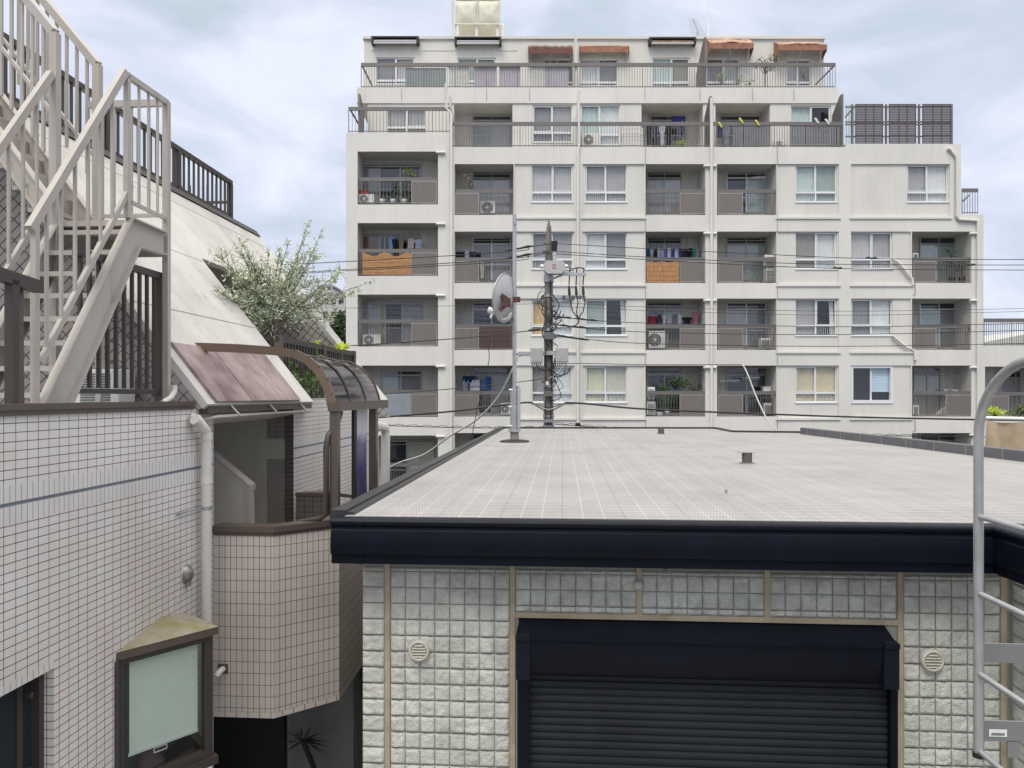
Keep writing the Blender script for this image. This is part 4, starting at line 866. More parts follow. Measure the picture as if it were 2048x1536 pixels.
# roof polygon in the (a,b) frame, back outline jogs down at the right as in the photo
back = [ab(PZ(x, y, RZ))[:2] for x, y in ((1003, 857), (1430, 857.5), (1465, 864.5), (1600, 866))]
rgt = [ab(PZ(x, y, RZ))[:2] for x, y in ((1600, 868), (2048, 924), (2300, 960))]
poly = [(aL, bG+.10), (aI+.02, bG+.10), (aI+.02, 2.6), (6.9, 2.6), rgt[2], rgt[1], rgt[0], back[3], back[2], back[1], (aL, back[0][1])]
mb = MB(); mb.prism([AB(x, y, RZ) for x, y in poly], (0, 0, -.06), [(x, y) for x, y in poly]); mb.build('roof', roofm, nb)
# roof edge flashing along the left and the back
mb = MB(); mb.abox(aL-.10, bG+.12, RZ-.12, aL+.0, back[0][1], RZ+.035); mb.abox(aL+.001, bG+.14, RZ+.003, aL+.05, back[0][1], RZ+.02)
for i in (0, 1, 2):
    pts = [(aL, back[0][1])]+back[1:]
    p0, p1 = pts[i], pts[i+1]; mb.bar(AB(*p0, RZ+.01), AB(*p1, RZ+.01), .05, .06)
mb.build('roof_edge_trim', mat('dark_flashing', (.045, .047, .05), .4, metal=.4), nb)
# right parapet
mb = MB(); 
for i in (0, 1):
    p0, p1 = rgt[i], rgt[i+1]; q0 = (p0[0]+.12, p0[1]+.0); q1 = (p1[0]+.12, p1[1]); 
    mb.hexa([AB(*p0, RZ-.2), AB(*q0, RZ-.2), AB(*q1, RZ-.2), AB(*p1, RZ-.2), AB(*p0, RZ+.135), AB(*q0, RZ+.135), AB(*q1, RZ+.135), AB(*p1, RZ+.135)])
mb.build('roof_parapet', mat('weathered_lead', (.13, .13, .14), .5, metal=.3, var=.25, scale=5), nb, bevel=.012)
for i in range(9):
    t_ = (i+.5)/9; 
    mb = MB(); a0 = Vector(rgt[0]).lerp(Vector(rgt[1]), t_) ; mb.bar(AB(a0.x-.006, a0.y, RZ-.0), AB(a0.x-.006, a0.y, RZ+.14), .012, .012); mb.build('parapet_joint', M['grey'], nb)
# walls under the roof
mb = MB(); mb.abox(ab(PB(729, 1150, bW))[0], bW+.004, -H, 6.8, 15.5, RZ-.1); mb.build('wall', mat('siding_groove', (.26, .26, .235), .9, var=.15), nb)
mb = MB(); mb.abox(aI+.05, 2.9, -H, 6.8, bW+.02, RZ-.1); mb.build('wall', mat('siding_groove', (.26, .26, .235), .9, var=.15), nb)
# soffit
mb = MB(); mb.abox(aL+.0, bG+.12, RZ-.16, 6.8, bW+.6, RZ-.062); mb.build('soffit', M['navy'], nb)
# rock-face blocks
XJ = [(725, 769), (781, 1019), (1031, 1273), (1283, 1529), (1539, 1793), (1807, 2000)]
PITX, Z0B = .1055, -(1147-HZ)/F*5.03
rn = random.Random(11)
def blocks(mb, u0, u1, z_hi, z_lo, mapf, n=None, left_round=False, dp=.013):
    wd = u1-u0; k = n or max(1, round(wd/PITX)); ph = .1105; z = z_hi; row = 0
    while z > z_lo:
        hh = ph if row else .030
        if row == 3 and False: pass
        for i in range(k):
            a0 = u0+wd*i/k+.0025; a1 = u0+wd*(i+1)/k-.0025; t, bt = z-.003, max(z-hh+.003, z_lo); s = Vector((rn.random()*50, rn.random()*50, 0)); pr = dp*rn.uniform(.82, 1.12)
            nu, nv = (10 if k > 1 else 14), 10
            if t-bt < .05: nv = 3
            def f(u, v, a0=a0, a1=a1, t=t, bt=bt, s=s, pr=pr):
                ed = min(u, 1-u)*(a1-a0); ev = min(v, 1-v)*(t-bt); e_ = min(1, min(ed/.006, ev/.009)); rough = noise.noise(Vector((u*3.1, v*3.1, 0))+s)*.007+noise.noise(Vector((u*8, v*8, 3))+s)*.005
                slope = .006*(1-v)-.003+.004*noise.noise(Vector((u*4, 3, 1))+s)*(1-v)
                jx = .004*noise.noise(Vector((v*5, 7, 0))+s) if 0 < u < 1 else 0
                return mapf(a0+(a1-a0)*u+jx, bt+(t-bt)*v, pr*(e_**.6)+(rough+slope)*e_)
            mb.grid(f, nu, nv, smooth=True)
        z -= hh; row += 1
front = lambda u, z, o: AB(u, bW-o, z)
mb = MB(); ZS = -(1228-HZ)/F*5.03; zb = -2.75
for i, (x0, x1) in enumerate(XJ):
    u0, u1 = ab(PB(x0, 1150, bW))[0], ab(PB(x1, 1150, bW))[0]
    blocks(mb, u0, u1, Z0B+.030, zb if i in (0, 1, 5) else -1.472, front, n=1 if i == 0 else None)
# side return of the left corner
blocks(mb, bW+.01, bW+.40, Z0B+.030, zb, lambda u, z, o: AB(ab(PB(727, 1150, bW))[0]+.01-o*.6, u, z), n=1)
# wall of the right wing facing left
blocks(mb, 2.95, bW-.035, Z0B+.030, zb, lambda u, z, o: AB(aI+.05-o, u, z), n=5)
mb.build('stone_cladding', M['stone'], nb)
# sealant joints
mb = MB()
for x in (775, 1025, 1278, 1534, 1800, 2006):
    u = ab(PB(x, 1150, bW))[0]; w2 = .018; lo = -2.9 if x in (775, 1025, 1800, 2006) else -1.50
    mb.abox(u-w2, bW-.008, lo, u+w2, bW+.029, RZ-.3)
u0, u1 = ab(PB(1031, 1240, bW))[0], ab(PB(1797, 1240, bW))[0]; mb.abox(u0, bW-.01, -1.51, u1, bW+.028, -1.475); mb.build('sealant_joint', M['seal'], nb)
# screw plug
c = PB(1277, 1171, bW-.03); mb = MB(); mb.revolve(c, -D, [(0, .03), (.008, .024), (.012, .001)], 14); mb.build('wall_plug', M['ventp'], nb)
# front gutter: profile extruded along a
prof = [(bG+.10, RZ-.004), (bG+.012, RZ-.001)]+[(bG+.006-.024*math.sin(R(k)), RZ-.026+.025*math.cos(R(k))) for k in range(0, 181, 15)]+[(bG+.004, RZ-.055), (bG+.002, RZ-.070), (bG+.000, RZ-.0745), (bG-.006, RZ-.080)]+[(bG-.006-.010*math.sin(R(k)), RZ-.08-.150*k/150) for k in range(10, 151, 10)]+[(bG+.004, RZ-.236), (bG+.010, RZ-.238), (bG+.010, RZ-.296), (bG+.06, RZ-.298), (bG+.11, RZ-.28)]
def extr(mb, prof, mapf, t0, t1, smooth=True):
    n = len(prof)
    mb.grid(lambda u, v: mapf(t0+(t1-t0)*u, *prof[min(n-1, round(v*(n-1)))]), 1, n-1, smooth=False)
    for t_ in (t0, t1): mb.face([mapf(t_, *p_) for p_ in prof])
mb = MB(); a0 = ab(PB(662, 1050, bG))[0]; a1 = ab(PB(1990, 1060, bG))[0]; gm = lambda t, b_, z: AB(t, b_, z); extr(mb, prof, gm, a0, a1)
for x in (722, 1330): a_ = ab(PB(x, 1050, bG))[0]; extr(mb, [(b_-.003, z-.002) for b_, z in prof], gm, a_-.014, a_+.014)
mb.build('front_gutter', M['navy'], nb)
mb = MB(); off = bG; extr(mb, prof, lambda t, b_, z: AB(a1+(b_-bG), t, z), 2.2, bG+.1); mb.build('wing_gutter', M['navy'], nb)
mb = MB(); extr(mb, [(b_-.005, z-.002) for b_, z in prof], lambda t, b_, z: AB(a1+(b_-bG), t, z), bG-.08, bG-.02); mb.build('gutter_joiner', M['navy'], nb)
# shutter
u0, u1 = ab(PB(1036, 1250, bW-.1))[0], ab(PB(1797, 1250, bW-.205))[0]; zt = -1.515
sb_ = thing('roller_shutter', AB((u0+u1)/2, bW, -3.2), 'dark navy closed roller shutter in the rock-face wall', 'shutter')
mb = MB(); 
profh = [(bW, zt), (bW-.19, zt-.062), (bW-.20, zt-.067), (bW-.20, zt-.085), (bW-.187, zt-.088)]+[(bW-.09-.097*math.cos(R(k)), zt-.09-.26*math.sin(R(k))) for k in range(6, 91, 6)]+[(bW, zt-.35)]
extr(mb, profh, gm, u0+.0, u1); mb.build('shutter_box', M['navy'], sb_, bevel=0)
for s0, s1 in ((u0-.008, u0+.085), (u1-.085, u1+.008)):
    mb = MB(); extr(mb, [(bW, zt-.052), (bW-.212, zt-.052), (bW-.212, zt-.085), (bW-.20, zt-.09), (bW-.20, zt-.345), (bW, zt-.345)], gm, s0, s1)
    mb.build('end_cap', mat('navy_end_cap', (.0045, .007, .014), .45, spec=.18, var=.1), sb_)
mb = MB(); k = 26
uS0, uS1 = ab(PB(1060, 1450, bW))[0], ab(PB(1768, 1450, bW))[0]
for i in range(k):
    z = zt-.30-i*.0507
    extr(mb, [(bW-.038, z), (bW-.046, z-.005), (bW-.050, z-.018), (bW-.048, z-.034), (bW-.042, z-.043), (bW-.037, z-.045), (bW-.037, z-.0507)], gm, uS0, uS1)
mb.build('slats', M['navyshut'], sb_)
mb = MB(); mb.abox(u0-.005, bW-.10, -3.2, uS0, bW-.001, zt-.345); mb.abox(uS1, bW-.10, -3.2, ab(PB(1796, 1400, bW-.1))[0], bW-.001, zt-.345); mb.build_each('guide_rail', M['navy'], sb_)
# vents
for (px, py, lb) in ((838, 1301, 'round beige louvered wall vent left of the shutter'), (1865, 1321, 'round beige louvered wall vent right of the shutter')):
    c = PB(px, py, bW-.03); t = thing('wall_vent', c, lb, 'vent', 'round wall vents')
    mb = MB(); mb.revolve(c, -D, [(-.02, .073), (.008, .073), (.018, .066), (.02, .058), (.012, .052), (.0, .051), (-.005, .001)], 32); mb.build('vent_ring', M['ventp'], t)
    mb = MB()
    for k in range(5):
        z = -.038+.019*k; hw = math.sqrt(.05**2-z*z)*.98; q = c+ZV*z-D*.008; mb.hexa([q-U*hw-ZV*.006-D*.010, q+U*hw-ZV*.006-D*.010, q+U*hw+ZV*.0+D*.004, q-U*hw+ZV*.0+D*.004, q-U*hw-ZV*.003-D*.012, q+U*hw-ZV*.003-D*.012, q+U*hw+ZV*.007+D*.004, q-U*hw+ZV*.007+D*.004])
    mb.build('louver', M['ventp'], t)
    mb = MB(); mb.revolve(c-D*-.001, -D, [(-.001, .05), (0, .001)], 20); mb.build('vent_mesh', M['black'], t)
# roof stacks
for (px, yb, yt, r, lb, cap) in ((1494, 927, 905, .058, 'short grey roof stack with flat cap nearer the camera', True), (1322, 868, 854, .065, 'short grey roof stack at the far edge of the roof', False)):
    b0 = PZ(px, yb, RZ); Y = b0.y; top = P(px, yt, Y); t = thing('roof_stack', b0, lb, 'pipe', 'grey stacks on the flat roof')
    mb = MB(); mb.cyl(b0, top, r, 16); mb.build('stack_pipe', mat('dark_grey_stack', (.085, .085, .085), .6, var=.2), t)
    mb = MB(); mb.cyl(b0, b0+ZV*.012, r*1.45, 20); mb.build('base_flange', M['grey'], t)
    mb = MB(); mb.box(top+Vector((-r*1.7, -r*1.0, 0)), top+Vector((r*1.5, r*1.0, .008))) if cap else mb.cyl(top, top+ZV*.01, r*1.15, 16); mb.build('stack_cap', M['greyalu'], t)

q_ = PZ(1453, 985, RZ+.006); mb = MB(); mb.face([q_, q_+Vector((.018, .012, .012)), q_+Vector((.006, .045, .02)), q_+Vector((-.012, .02, .004))]); mb.build('fallen_leaf', M['bark'], label='single small dry leaf lying on the flat roof', cat='leaf')
# antenna pole with dish
b0 = PZ(1029, 884, RZ); Yp = b0.y
pl = thing('antenna_pole', b0, 'tall grey steel pole on the flat roof with a satellite dish', 'pole')
mb = MB(); mb.tube([b0, P(1029, 430, Yp)], .035, 14); mb.build('pole', M['galv'], pl)
mb = MB(); mb.tube([P(1037, 856, Yp-.02), P(1037, 778, Yp-.02), P(1036, 772, Yp-.02), P(1034, 771, Yp-.02)], .033, 12); mb.tube([P(1025, 868, Yp+.02), P(1025, 780, Yp+.02)], .04, 12)
for y in (780, 814, 852): mb.tube([P(1018, y, Yp), P(1041, y, Yp)], .022, 8)
mb.build('support_sleeve', M['galv'], pl)
mb = MB(); mb.cyl(b0, P(1029, 858, Yp), .075, 18); mb.build('stack_pipe', M['grey'], pl); mb = MB(); mb.cyl(P(1029, 863, Yp), P(1029, 859, Yp), .11, 20); mb.build('stack_cap', M['galv'], pl)
mb = MB(); mb.revolve(b0, ZV, [(0, .26), (.02, .25), (.035, .2), (.045, .08)], 28); mb.build('base_flange', M['black'], pl)
mb = MB(); mb.tube([P(1030, 448, Yp-.05), P(1030, 428, Yp-.05)], .02, 8); mb.build('pole_tip', M['galv'], pl)
# dish: faces left and a little away
ds = thing('satellite_dish', P(1018, 595, Yp), 'round grey satellite dish turned left on the roof pole', 'satellite dish')
c = P(1012, 596, Yp-.04); ax = Vector((-.80, .42, .10)).normalized()
R_ = .41; mb = MB(); prof_ = [(.12*(k/8)**2-.10, R_*k/8+.001) for k in range(9)]; mb.revolve(c, ax, prof_+[(.035, R_+.012), (.012, R_+.012)], 40)
mb.build('reflector', M['dish'], ds)
mb = MB(); mb.tube([c+ax*.02+(ax.cross(ZV).normalized()*math.cos(a)+ax.cross(ax.cross(ZV)).normalized()*math.sin(a))*(R_+.008) for a in [k*math.pi/20 for k in range(41)]], .010, 6, False); mb.build('dish_rim', M['galv'], ds)
mb = MB(); k0 = P(1018, 597, Yp-.30)
mb.box(k0+Vector((-.10, -.05, -.14)), k0+Vector((.03, .05, .0))); mb.bar(k0+Vector((-.13, 0, .06)), k0+Vector((0, 0, -.03)), .05, .06); mb.bar(k0+Vector((-.15, 0, -.2)), k0+Vector((0, 0, -.05)), .05, .06); mb.box(k0+Vector((.06, -.08, -.06)), k0+Vector((.19, .05, .02))); mb.build('mount_bracket', M['rust'], ds)
mb = MB(); mb.tube([P(1022, 626, Yp-.05), P(1016, 636, Yp-.08), P(1006, 639, Yp-.1), P(1000, 634, Yp-.1), P(984, 625, Yp-.12)], .017, 8); mb.build('feed_arm', M['white'], ds)
mb = MB(); mb.tube([P(976, 619, Yp-.12), P(981, 621, Yp-.12), P(986, 624, Yp-.12)], [.05, .058, .035], 10); mb.tube([P(984, 625, Yp-.12), P(982, 636, Yp-.12)], .024, 8); mb.build('feed_horn', M['white'], ds)
# loop ladder at the right
aLd = ab(P(1957, 1100, 2.86))[0]; bl = ab(P(1957, 1100, 2.86))[1]
ld = thing('loop_ladder', AB(aLd, bl, -1.4), 'grey galvanised steel loop-topped ladder close to the camera', 'ladder')
mb = MB(); ra, za = .36, -.16; path = [AB(aLd, bl, -(1512-HZ)/F*2.86), AB(aLd, bl, -.9), AB(aLd, bl, za)]
for k in range(1, 17): t_ = k/16*math.pi/2*1.6; path.append(AB(aLd, bl-ra*(1-math.cos(t_)), za+.285*math.sin(t_)))
mb.tube(path, .0175, 20); mb.build('stile', M['galv'], ld)
mb = MB(); mb.tube([AB(aLd, bl-.72, -2.6), AB(aLd, bl-.72, za)], .0175, 16); mb.build('stile', M['galv'], ld)
for y in (1034, 1189, 1350, 1505):
    p = PA(1962, y, aLd); z = p.z-H; mb = MB(); mb.tube([AB(aLd, bl, z), AB(aLd, bl-.72, z)], .0115, 12); mb.build('rung', M['galv'], ld)
mb = MB(); mb.cyl(AB(aLd, bl, -(1504-HZ)/F*2.86), AB(aLd, bl, -(1514-HZ)/F*2.86), .021, 18); mb.build('end_cap', M['black'], ld)
pm_ = mat('grey_plate', (.21, .22, .225), .45, metal=.3)
for y0, y1 in ((1292, 1325), (1448, 1482)):
    if y0 == 1448 and False: pass
    mb = MB(); p = PB(1964, y1, bl+.0); q = PB(2200, y0, bl+.0); mb.hexa([p, p+(q-p).dot(U)*U, p+(q-p).dot(U)*U+D*.008, p+D*.008, Vector((p.x, p.y, q.z)), p+(q-p).dot(U)*U+ZV*(q.z-p.z), p+(q-p).dot(U)*U+D*.008+ZV*(q.z-p.z), Vector((p.x, p.y, q.z))+D*.008])
    if y0 == 1292: mb.build('bracket_plate', pm_, ld)
p = PB(2015, 1515, bl); q = PB(2038, 1482, bl); mb.hexa([p, p+U*.045, p+U*.045+D*.008, p+D*.008, p+ZV*(q.z-p.z), p+U*.045+ZV*(q.z-p.z), p+U*.045+D*.008+ZV*(q.z-p.z), p+D*.008+ZV*(q.z-p.z)])
plo = mb.build('bracket_plate', pm_, ld)
mb = MB(); p = PB(1978, 1473, bl-.002); q = PB(2014, 1459, bl-.002); mb.face([p, Vector((q.x, q.y, p.z)), q, Vector((p.x, p.y, q.z))]); mb.build('label_sticker', M['white'], plo)
mb = MB(); p = PB(1983, 1471, bl-.003); q = PB(2010, 1466, bl-.003)
for k in range(12):
    f0, f1 = k/12, (k+.6)/12; x0 = p.lerp(Vector((q.x, q.y, p.z)), f0); x1 = p.lerp(Vector((q.x, q.y, p.z)), f1); hh = (q.z-p.z)*(1 if k % 3 else .8); mb.face([x0, x1, x1+ZV*hh, x0+ZV*hh])
mb.build('sticker_print', M['black'], plo)

def smooth(pts, n=12):
    q = []
    for i in range(len(pts)-1):
        p0 = pts[max(i-1, 0)]; p1 = pts[i]; p2 = pts[i+1]; p3 = pts[min(i+2, len(pts)-1)]
        for k in range(n):
            t_ = k/n; q.append(.5*((2*p1)+(p2-p0)*t_+(2*p0-5*p1+4*p2-p3)*t_*t_+(3*p1-p0-3*p2+p3)*t_**3))
    q.append(pts[-1]); return q
# ================================================================== UTILITY POLE AND WIRES
YU = 22.0
up = thing('utility_pole', (P(1097, 0, YU).x, YU, 0), 'weathered concrete utility pole in front of the apartment block', 'utility pole')
mb = MB(); X = P(1097, 0, YU).x; mb.tube([(X, YU, 0), P(1097, 640, YU), P(1098, 510, YU)], [.17, .135, .115], 16); mb.tube([P(1098, 512, YU), P(1097, 455, YU), P(1098, 438, YU)], [.09, .06, .02], 8); mb.build('pole', M['concrete'], up)
mb = MB(); mb.bar(P(1101, 452, YU-.1), P(1104, 520, YU-.1), .04); mb.build('copper_strap', M['bronze'], up)
mb = MB()
for y in (551, 556, 562, 592, 660, 705, 772, 832, 853): mb.revolve(P(1097.3, y, YU), ZV, [(-.04, .15+.02*(y > 640)), (.04, .15+.02*(y > 640))], 16)
mb.build_each('pole_band', M['galv'], up)
mb = MB()
for i in range(14): y = 575+i*19; sx_ = -1 if i % 2 else 1; mb.tube([P(1097+sx_*9, y, YU), P(1097+sx_*14, y, YU)], .012, 5)
mb.build('climbing_peg', M['galv'], up)
# octagonal switch box
mb = MB(); pts = [(1091, 521), (1124, 521), (1130, 526), (1130, 540), (1122, 547), (1096, 547), (1089, 541), (1089, 526)]
mb.prism([P(a, b, YU-.45) for a, b in pts], (0, .3, 0)); 
so = mb.build('switch_box', M['box'], up)
mb = MB(); c = P(1109, 532, YU-.46)
for bx in ((-.06, -.06, -.035, .06), (-.035, .04, .04, .06), (.02, -.0, .04, .04), (-.035, -.06, .04, -.04)): mb.box((c.x+bx[0], c.y-.006, c.z+bx[1]), (c.x+bx[2], c.y, c.z+bx[3]))
mb.build('red_mark', mat('faded_red', (.45, .22, .2), .7), so)
mb = MB(); 
for sg, x in ((-1, 1084), (1, 1132)): mb.tube([P(x-3, 533, YU-.3), P(x+3, 533, YU-.3)], .06, 10)
mb.tube([P(1109, 520, YU-.3), P(1109, 504, YU-.3)], .05, 8)
for k in range(3): mb.revolve(P(1109, 516-k*6, YU-.3), ZV, [(-.02, .02), (0, .09), (.02, .02)], 12)
mb.build('insulator', M['white'], up); mb = MB(); mb.tube([P(1109, 504, YU-.3), P(1109, 483, YU-.3)], [.07, .10, ][0:2], 10); mb.build('insulator_cap', M['black'], up)
mb = MB(); mb.bar(P(1125, 548, YU-.2), P(1172, 549, YU-.2), .09); mb.bar(P(1103, 558, YU-.1), P(1128, 549, YU-.2), .05); mb.bar(P(1103, 593, YU-.15), P(1172, 595, YU-.15), .09); mb.bar(P(1104, 608, YU-.15), P(1130, 597, YU-.15), .04)
mb.bar(P(1077, 586, YU-.2), P(1092, 581, YU-.2), .02); mb.bar(P(1077, 586, YU-.2), P(1077, 600, YU-.2), .02); mb.build('cross_arm', M['galv'], up)
mb = MB()
for k in range(3):
    x = 1140+k*14; mb.tube([P(x, 536, YU-.22), P(x-2, 570, YU-.22)], .02, 6); mb.tube([P(x-2, 572, YU-.22), P(x-1, 590, YU-.22)], [.03, .045], 8)
    e_ = (1156, 636); mb.tube([P(x-1, 590, YU-.22), P(x+2 if k else x+1, 605, YU-.22), P((x+e_[0])/2+(4 if k == 2 else -2), 624, YU-.22), P(*e_, YU-.22)], .018, 6)
mb.tube([P(1132, 534, YU-.25), P(1145, 538, YU-.22), P(1156, 535, YU-.22), P(1168, 537, YU-.22)], .018, 6); mb.tube([P(1156, 636, YU-.22), P(1157, 645, YU-.2), P(1150, 652, YU-.2), P(1135, 654, YU-.2)], .022, 6)
mb.build('fuse_lead', M['wire'], up)
mb = MB()
for i, (cx, cy, rx, ry) in enumerate(((1112, 622, 9, 12), (1116, 628, 12, 9), (1092, 726, 20, 16), (1115, 740, 16, 14), (1122, 735, 18, 16), (1100, 715, 10, 24), (1108, 640, 14, 8))):
    mb.tube([P(cx+rx*math.cos(a/6*math.pi), cy+ry*math.sin(a/6*math.pi), YU-.22-.02*i) for a in range(0, 9)], .018, 5)
mb.tube([P(1114, 640, YU-.2), P(1100, 656, YU-.2)], .022, 6); mb.build_each('cable_loop', M['wire'], up)
rn = random.Random(9); mb = MB()
for i in range(11):
    x0 = rn.choice((1090, 1104)); y0 = rn.uniform(560, 760); x1 = x0+rn.uniform(-10, 26); y1 = y0+rn.uniform(18, 60); bx = rn.uniform(4, 16)*(1 if x0 > 1095 else -1)
    mb.tube(smooth([P(x0, y0, YU-.2), P(x0+bx, (y0+y1)/2, YU-.28), P(x1, y1, YU-.22), P(1099, y1+8, YU-.2)], 6), rn.choice((.009, .013, .018)), 5)
mb.build_each('jumper_cable', M['wire'], up)
mb = MB()
for x, y in ((1128, 594), (1146, 594), (1160, 594), (1085, 594), (1112, 636), (1112, 652), (1111, 672), (1083, 658), (1084, 708), (1090, 486), (1088, 503), (1109, 762), (1086, 762)):
    mb.revolve(P(x, y+4, YU-.2), ZV, [(0, .02), (.02, .06), (.05, .035), (.07, .06), (.10, .03), (.12, .02)], 10)
mb.build_each('insulator', M['acgrille'], up)
mb = MB(); mb.tube([P(1101, 560, YU-.16), P(1103, 700, YU-.17), P(1102, 850, YU-.18)], .018, 6); mb.tube([P(1092, 600, YU-.16), P(1091, 850, YU-.18)], .014, 6); mb.build_each('riser_cable', M['wire'], up)
for x, y, w_, h_ in ((1090, 783, 16, 10), (1089, 665, 20, 14)): mb = MB(); p = P(x, y+h_, YU-.3); q = P(x+w_, y, YU-.3); mb.box(p, (q.x, p.y+.12, q.z)); mb.build('splice_box', M['acgrille'], up, bevel=.01)
mb = MB(); mb.tube([P(1126, 638, YU-.25), P(1110, 642, YU-.25), P(1100, 658, YU-.2)], .016, 5); mb.tube([P(1128, 730, YU-.3), P(1115, 747, YU-.3), P(1098, 757, YU-.2)], .02, 6); mb.build('pale_cable_loop', M['gwire'], up)
for i, (x0, x1) in enumerate(((1061, 1086), (1112, 1137))):
    p = P(x0, 727, YU-.35); q = P(x1, 694, YU-.35); mb = MB(); mb.box((p.x, p.y, p.z), (q.x, p.y+.22, q.z)); o = mb.build('junction_box', M['box'], up, bevel=.02)
    mb = MB(); mb.box((p.x+.04, p.y-.015, p.z+.05), (q.x-.04, p.y-.001, q.z-.04)); mb.build('box_door', mat('grey_box_door', (.36, .36, .36), .5), o, bevel=.006)
    mb = MB()
    for k in range(5): X = p.x+(q.x-p.x)*(.15+.17*k); mb.tube([(X, p.y+.1, p.z), (X, p.y+.1, p.z-.06)], .015, 6)
    mb.build('cable_gland', M['black'], o)
mb = MB(); mb.bar(P(1037, 707, YU-.2), P(1061, 707, YU-.2), .10); mb.bar(P(1137, 706, YU-.2), P(1153, 706, YU-.2), .05); mb.bar(P(1086, 706, YU-.2), P(1112, 706, YU-.2), .12); mb.tube([P(1034, 723, YU-.2), P(1036, 713, YU-.2), P(1046, 710, YU-.2), P(1060, 710, YU-.2)], .02, 6); mb.build('box_arm', M['galv'], up)
mb = MB(); mb.box(P(1088, 845, YU-.24), P(1106, 838, YU-.19)); mb.build('pole_plate', M['grey'], up)
mb = MB(); mb.tube([P(1094, 763, YU-.22), P(1095, 770, YU-.22)], .05, 8); mb.build('lamp_fitting', M['white'], up)

def sagpts(pts, Ys, n=10):
    out_ = []
    for i in range(len(pts)-1):
        for k in range(n):
            t_ = k/n; out_.append(P(pts[i][0]+(pts[i+1][0]-pts[i][0])*t_, pts[i][1]+(pts[i+1][1]-pts[i][1])*t_, Ys[i]+(Ys[i+1]-Ys[i])*t_))
    out_.append(P(*pts[-1], Ys[-1])); return out_
WR = 'overhead wires in front of the apartment block'
def wire(pts, r, lab, Ys=None, m='wire', blobs=()):
    Ys = Ys or [YU]*len(pts); pp = smooth([P(a, b, y) for (a, b), y in zip(pts, Ys)]); mb = MB(); mb.tube(pp, r, 6)
    for (x0, y0, x1, y1) in blobs: mb.tube([P(x0, y0, YU), P(x0*.8+x1*.2, y0*.8+y1*.2-1, YU), P((x0+x1)/2, (y0+y1)/2, YU), P(x0*.2+x1*.8, y0*.2+y1*.8-1, YU), P(x1, y1, YU)], [r, r*3.2, r*2.2, r*3.4, r], 6)
    return mb.build('overhead_wire', M[m], label=lab, cat='wire', group=WR)
wire([(380, 534), (575, 529), (1000, 505), (1060, 494), (1104, 487)], .013, 'uppermost wire left of the utility pole', [26, 25, 22, 22, 21.7], blobs=[(1008, 502, 1068, 492)])
wire([(380, 556), (580, 546), (1000, 519), (1060, 509), (1098, 503)], .013, 'second wire from the top left of the utility pole', [26, 25, 22, 22, 21.8], blobs=[(1012, 517, 1066, 508)])
wire([(380, 559), (600, 547), (1000, 524), (1060, 513), (1100, 505)], .011, 'third wire from the top left of the utility pole', [26.2, 25, 22, 22, 21.9])
wire([(1110, 487), (1290, 497), (1560, 510), (1740, 517), (2048, 519), (2300, 517)], .011, 'uppermost wire right of the utility pole', blobs=[(1730, 516, 1755, 517)])
wire([(1104, 502), (1290, 514), (1560, 526), (1740, 529), (2048, 530), (2300, 528)], .011, 'second wire from the top right of the utility pole', blobs=[(1930, 530, 1952, 530)])
wire([(1104, 507), (1290, 519), (1560, 533), (1740, 538), (2048, 540), (2300, 538)], .011, 'third wire from the top right of the utility pole', blobs=[(1665, 536, 1685, 537)])
wire([(600, 697), (690, 692), (900, 678), (1030, 665), (1090, 657)], .016, 'middle wire running left from the pole at the boxes height', [24, 23, 22, 22, 21.8], blobs=[(1055, 662, 1088, 658)])
wire([(1105, 632), (1180, 640), (1290, 646), (1560, 652), (1760, 653), (2048, 647), (2300, 642)], .011, 'upper of the three dark middle wires right of the pole', blobs=[(1108, 633, 1145, 637), (1148, 637, 1196, 642)])
wire([(1107, 648), (1180, 657), (1290, 664), (1560, 669), (1760, 668), (2048, 661), (2300, 656)], .011, 'centre one of the three dark middle wires right of the pole', blobs=[(1112, 650, 1178, 657)])
wire([(1107, 668), (1180, 679), (1290, 687), (1560, 692), (1760, 692), (2048, 687), (2300, 682)], .011, 'lower of the three dark middle wires right of the pole', blobs=[(1112, 671, 1178, 681)])
wire([(1107, 604), (1290, 614), (1560, 621), (1760, 622), (2048, 617), (2300, 612)], .007, 'thin faint wire above the middle wires right of the pole'); wire([(1107, 612), (1290, 621), (1560, 629), (1760, 630), (2048, 623), (2300, 618)], .007, 'second thin faint wire above the middle wires')
wire([(600, 610), (692, 616), (1087, 607)], .007, 'thin faint wire crossing the left balconies of the fourth floor', [24, 23, 22])
wire([(640, 800), (770, 788), (900, 778), (1030, 765), (1088, 757)], .013, 'wire descending left from the pole below the boxes', [24, 23, 22, 22, 21.8])
wire([(600, 848), (770, 834), (900, 823), (1030, 807), (1065, 805)], .030, 'thick black cable left of the pole near its foot', [24, 23, 22, 22, 21.8]); wire([(1130, 805), (1180, 808), (1290, 818), (1560, 829), (1750, 835), (2048, 841), (2300, 846)], .030, 'thick black cable right of the pole near its foot', [21.8]+[22]*6)
for i, (dy, m_) in enumerate(((10, 'wire'), (14, 'gwire'), (18, 'wire'))): wire([(1062, 805), (1080, 805+dy*.6), (1098, 805+dy), (1115, 805+dy*.6), (1134, 805)], .016, 'thin strand looping under the thick cable at the pole, %s one' % ('upper', 'middle', 'lower')[i], [21.75]*5, m_)
wire([(1106, 727), (1180, 727), (1290, 729), (1480, 729)], .011, 'dark wire ending at the hanging grey cable above the third floor')
wire([(1478, 728), (1486, 731), (1496, 750), (1512, 792), (1534, 838), (1555, 863)], .020, 'pale grey cable dropping in front of the third floor balcony', [22, 22, 21.5, 21, 20, 19], 'gwire')
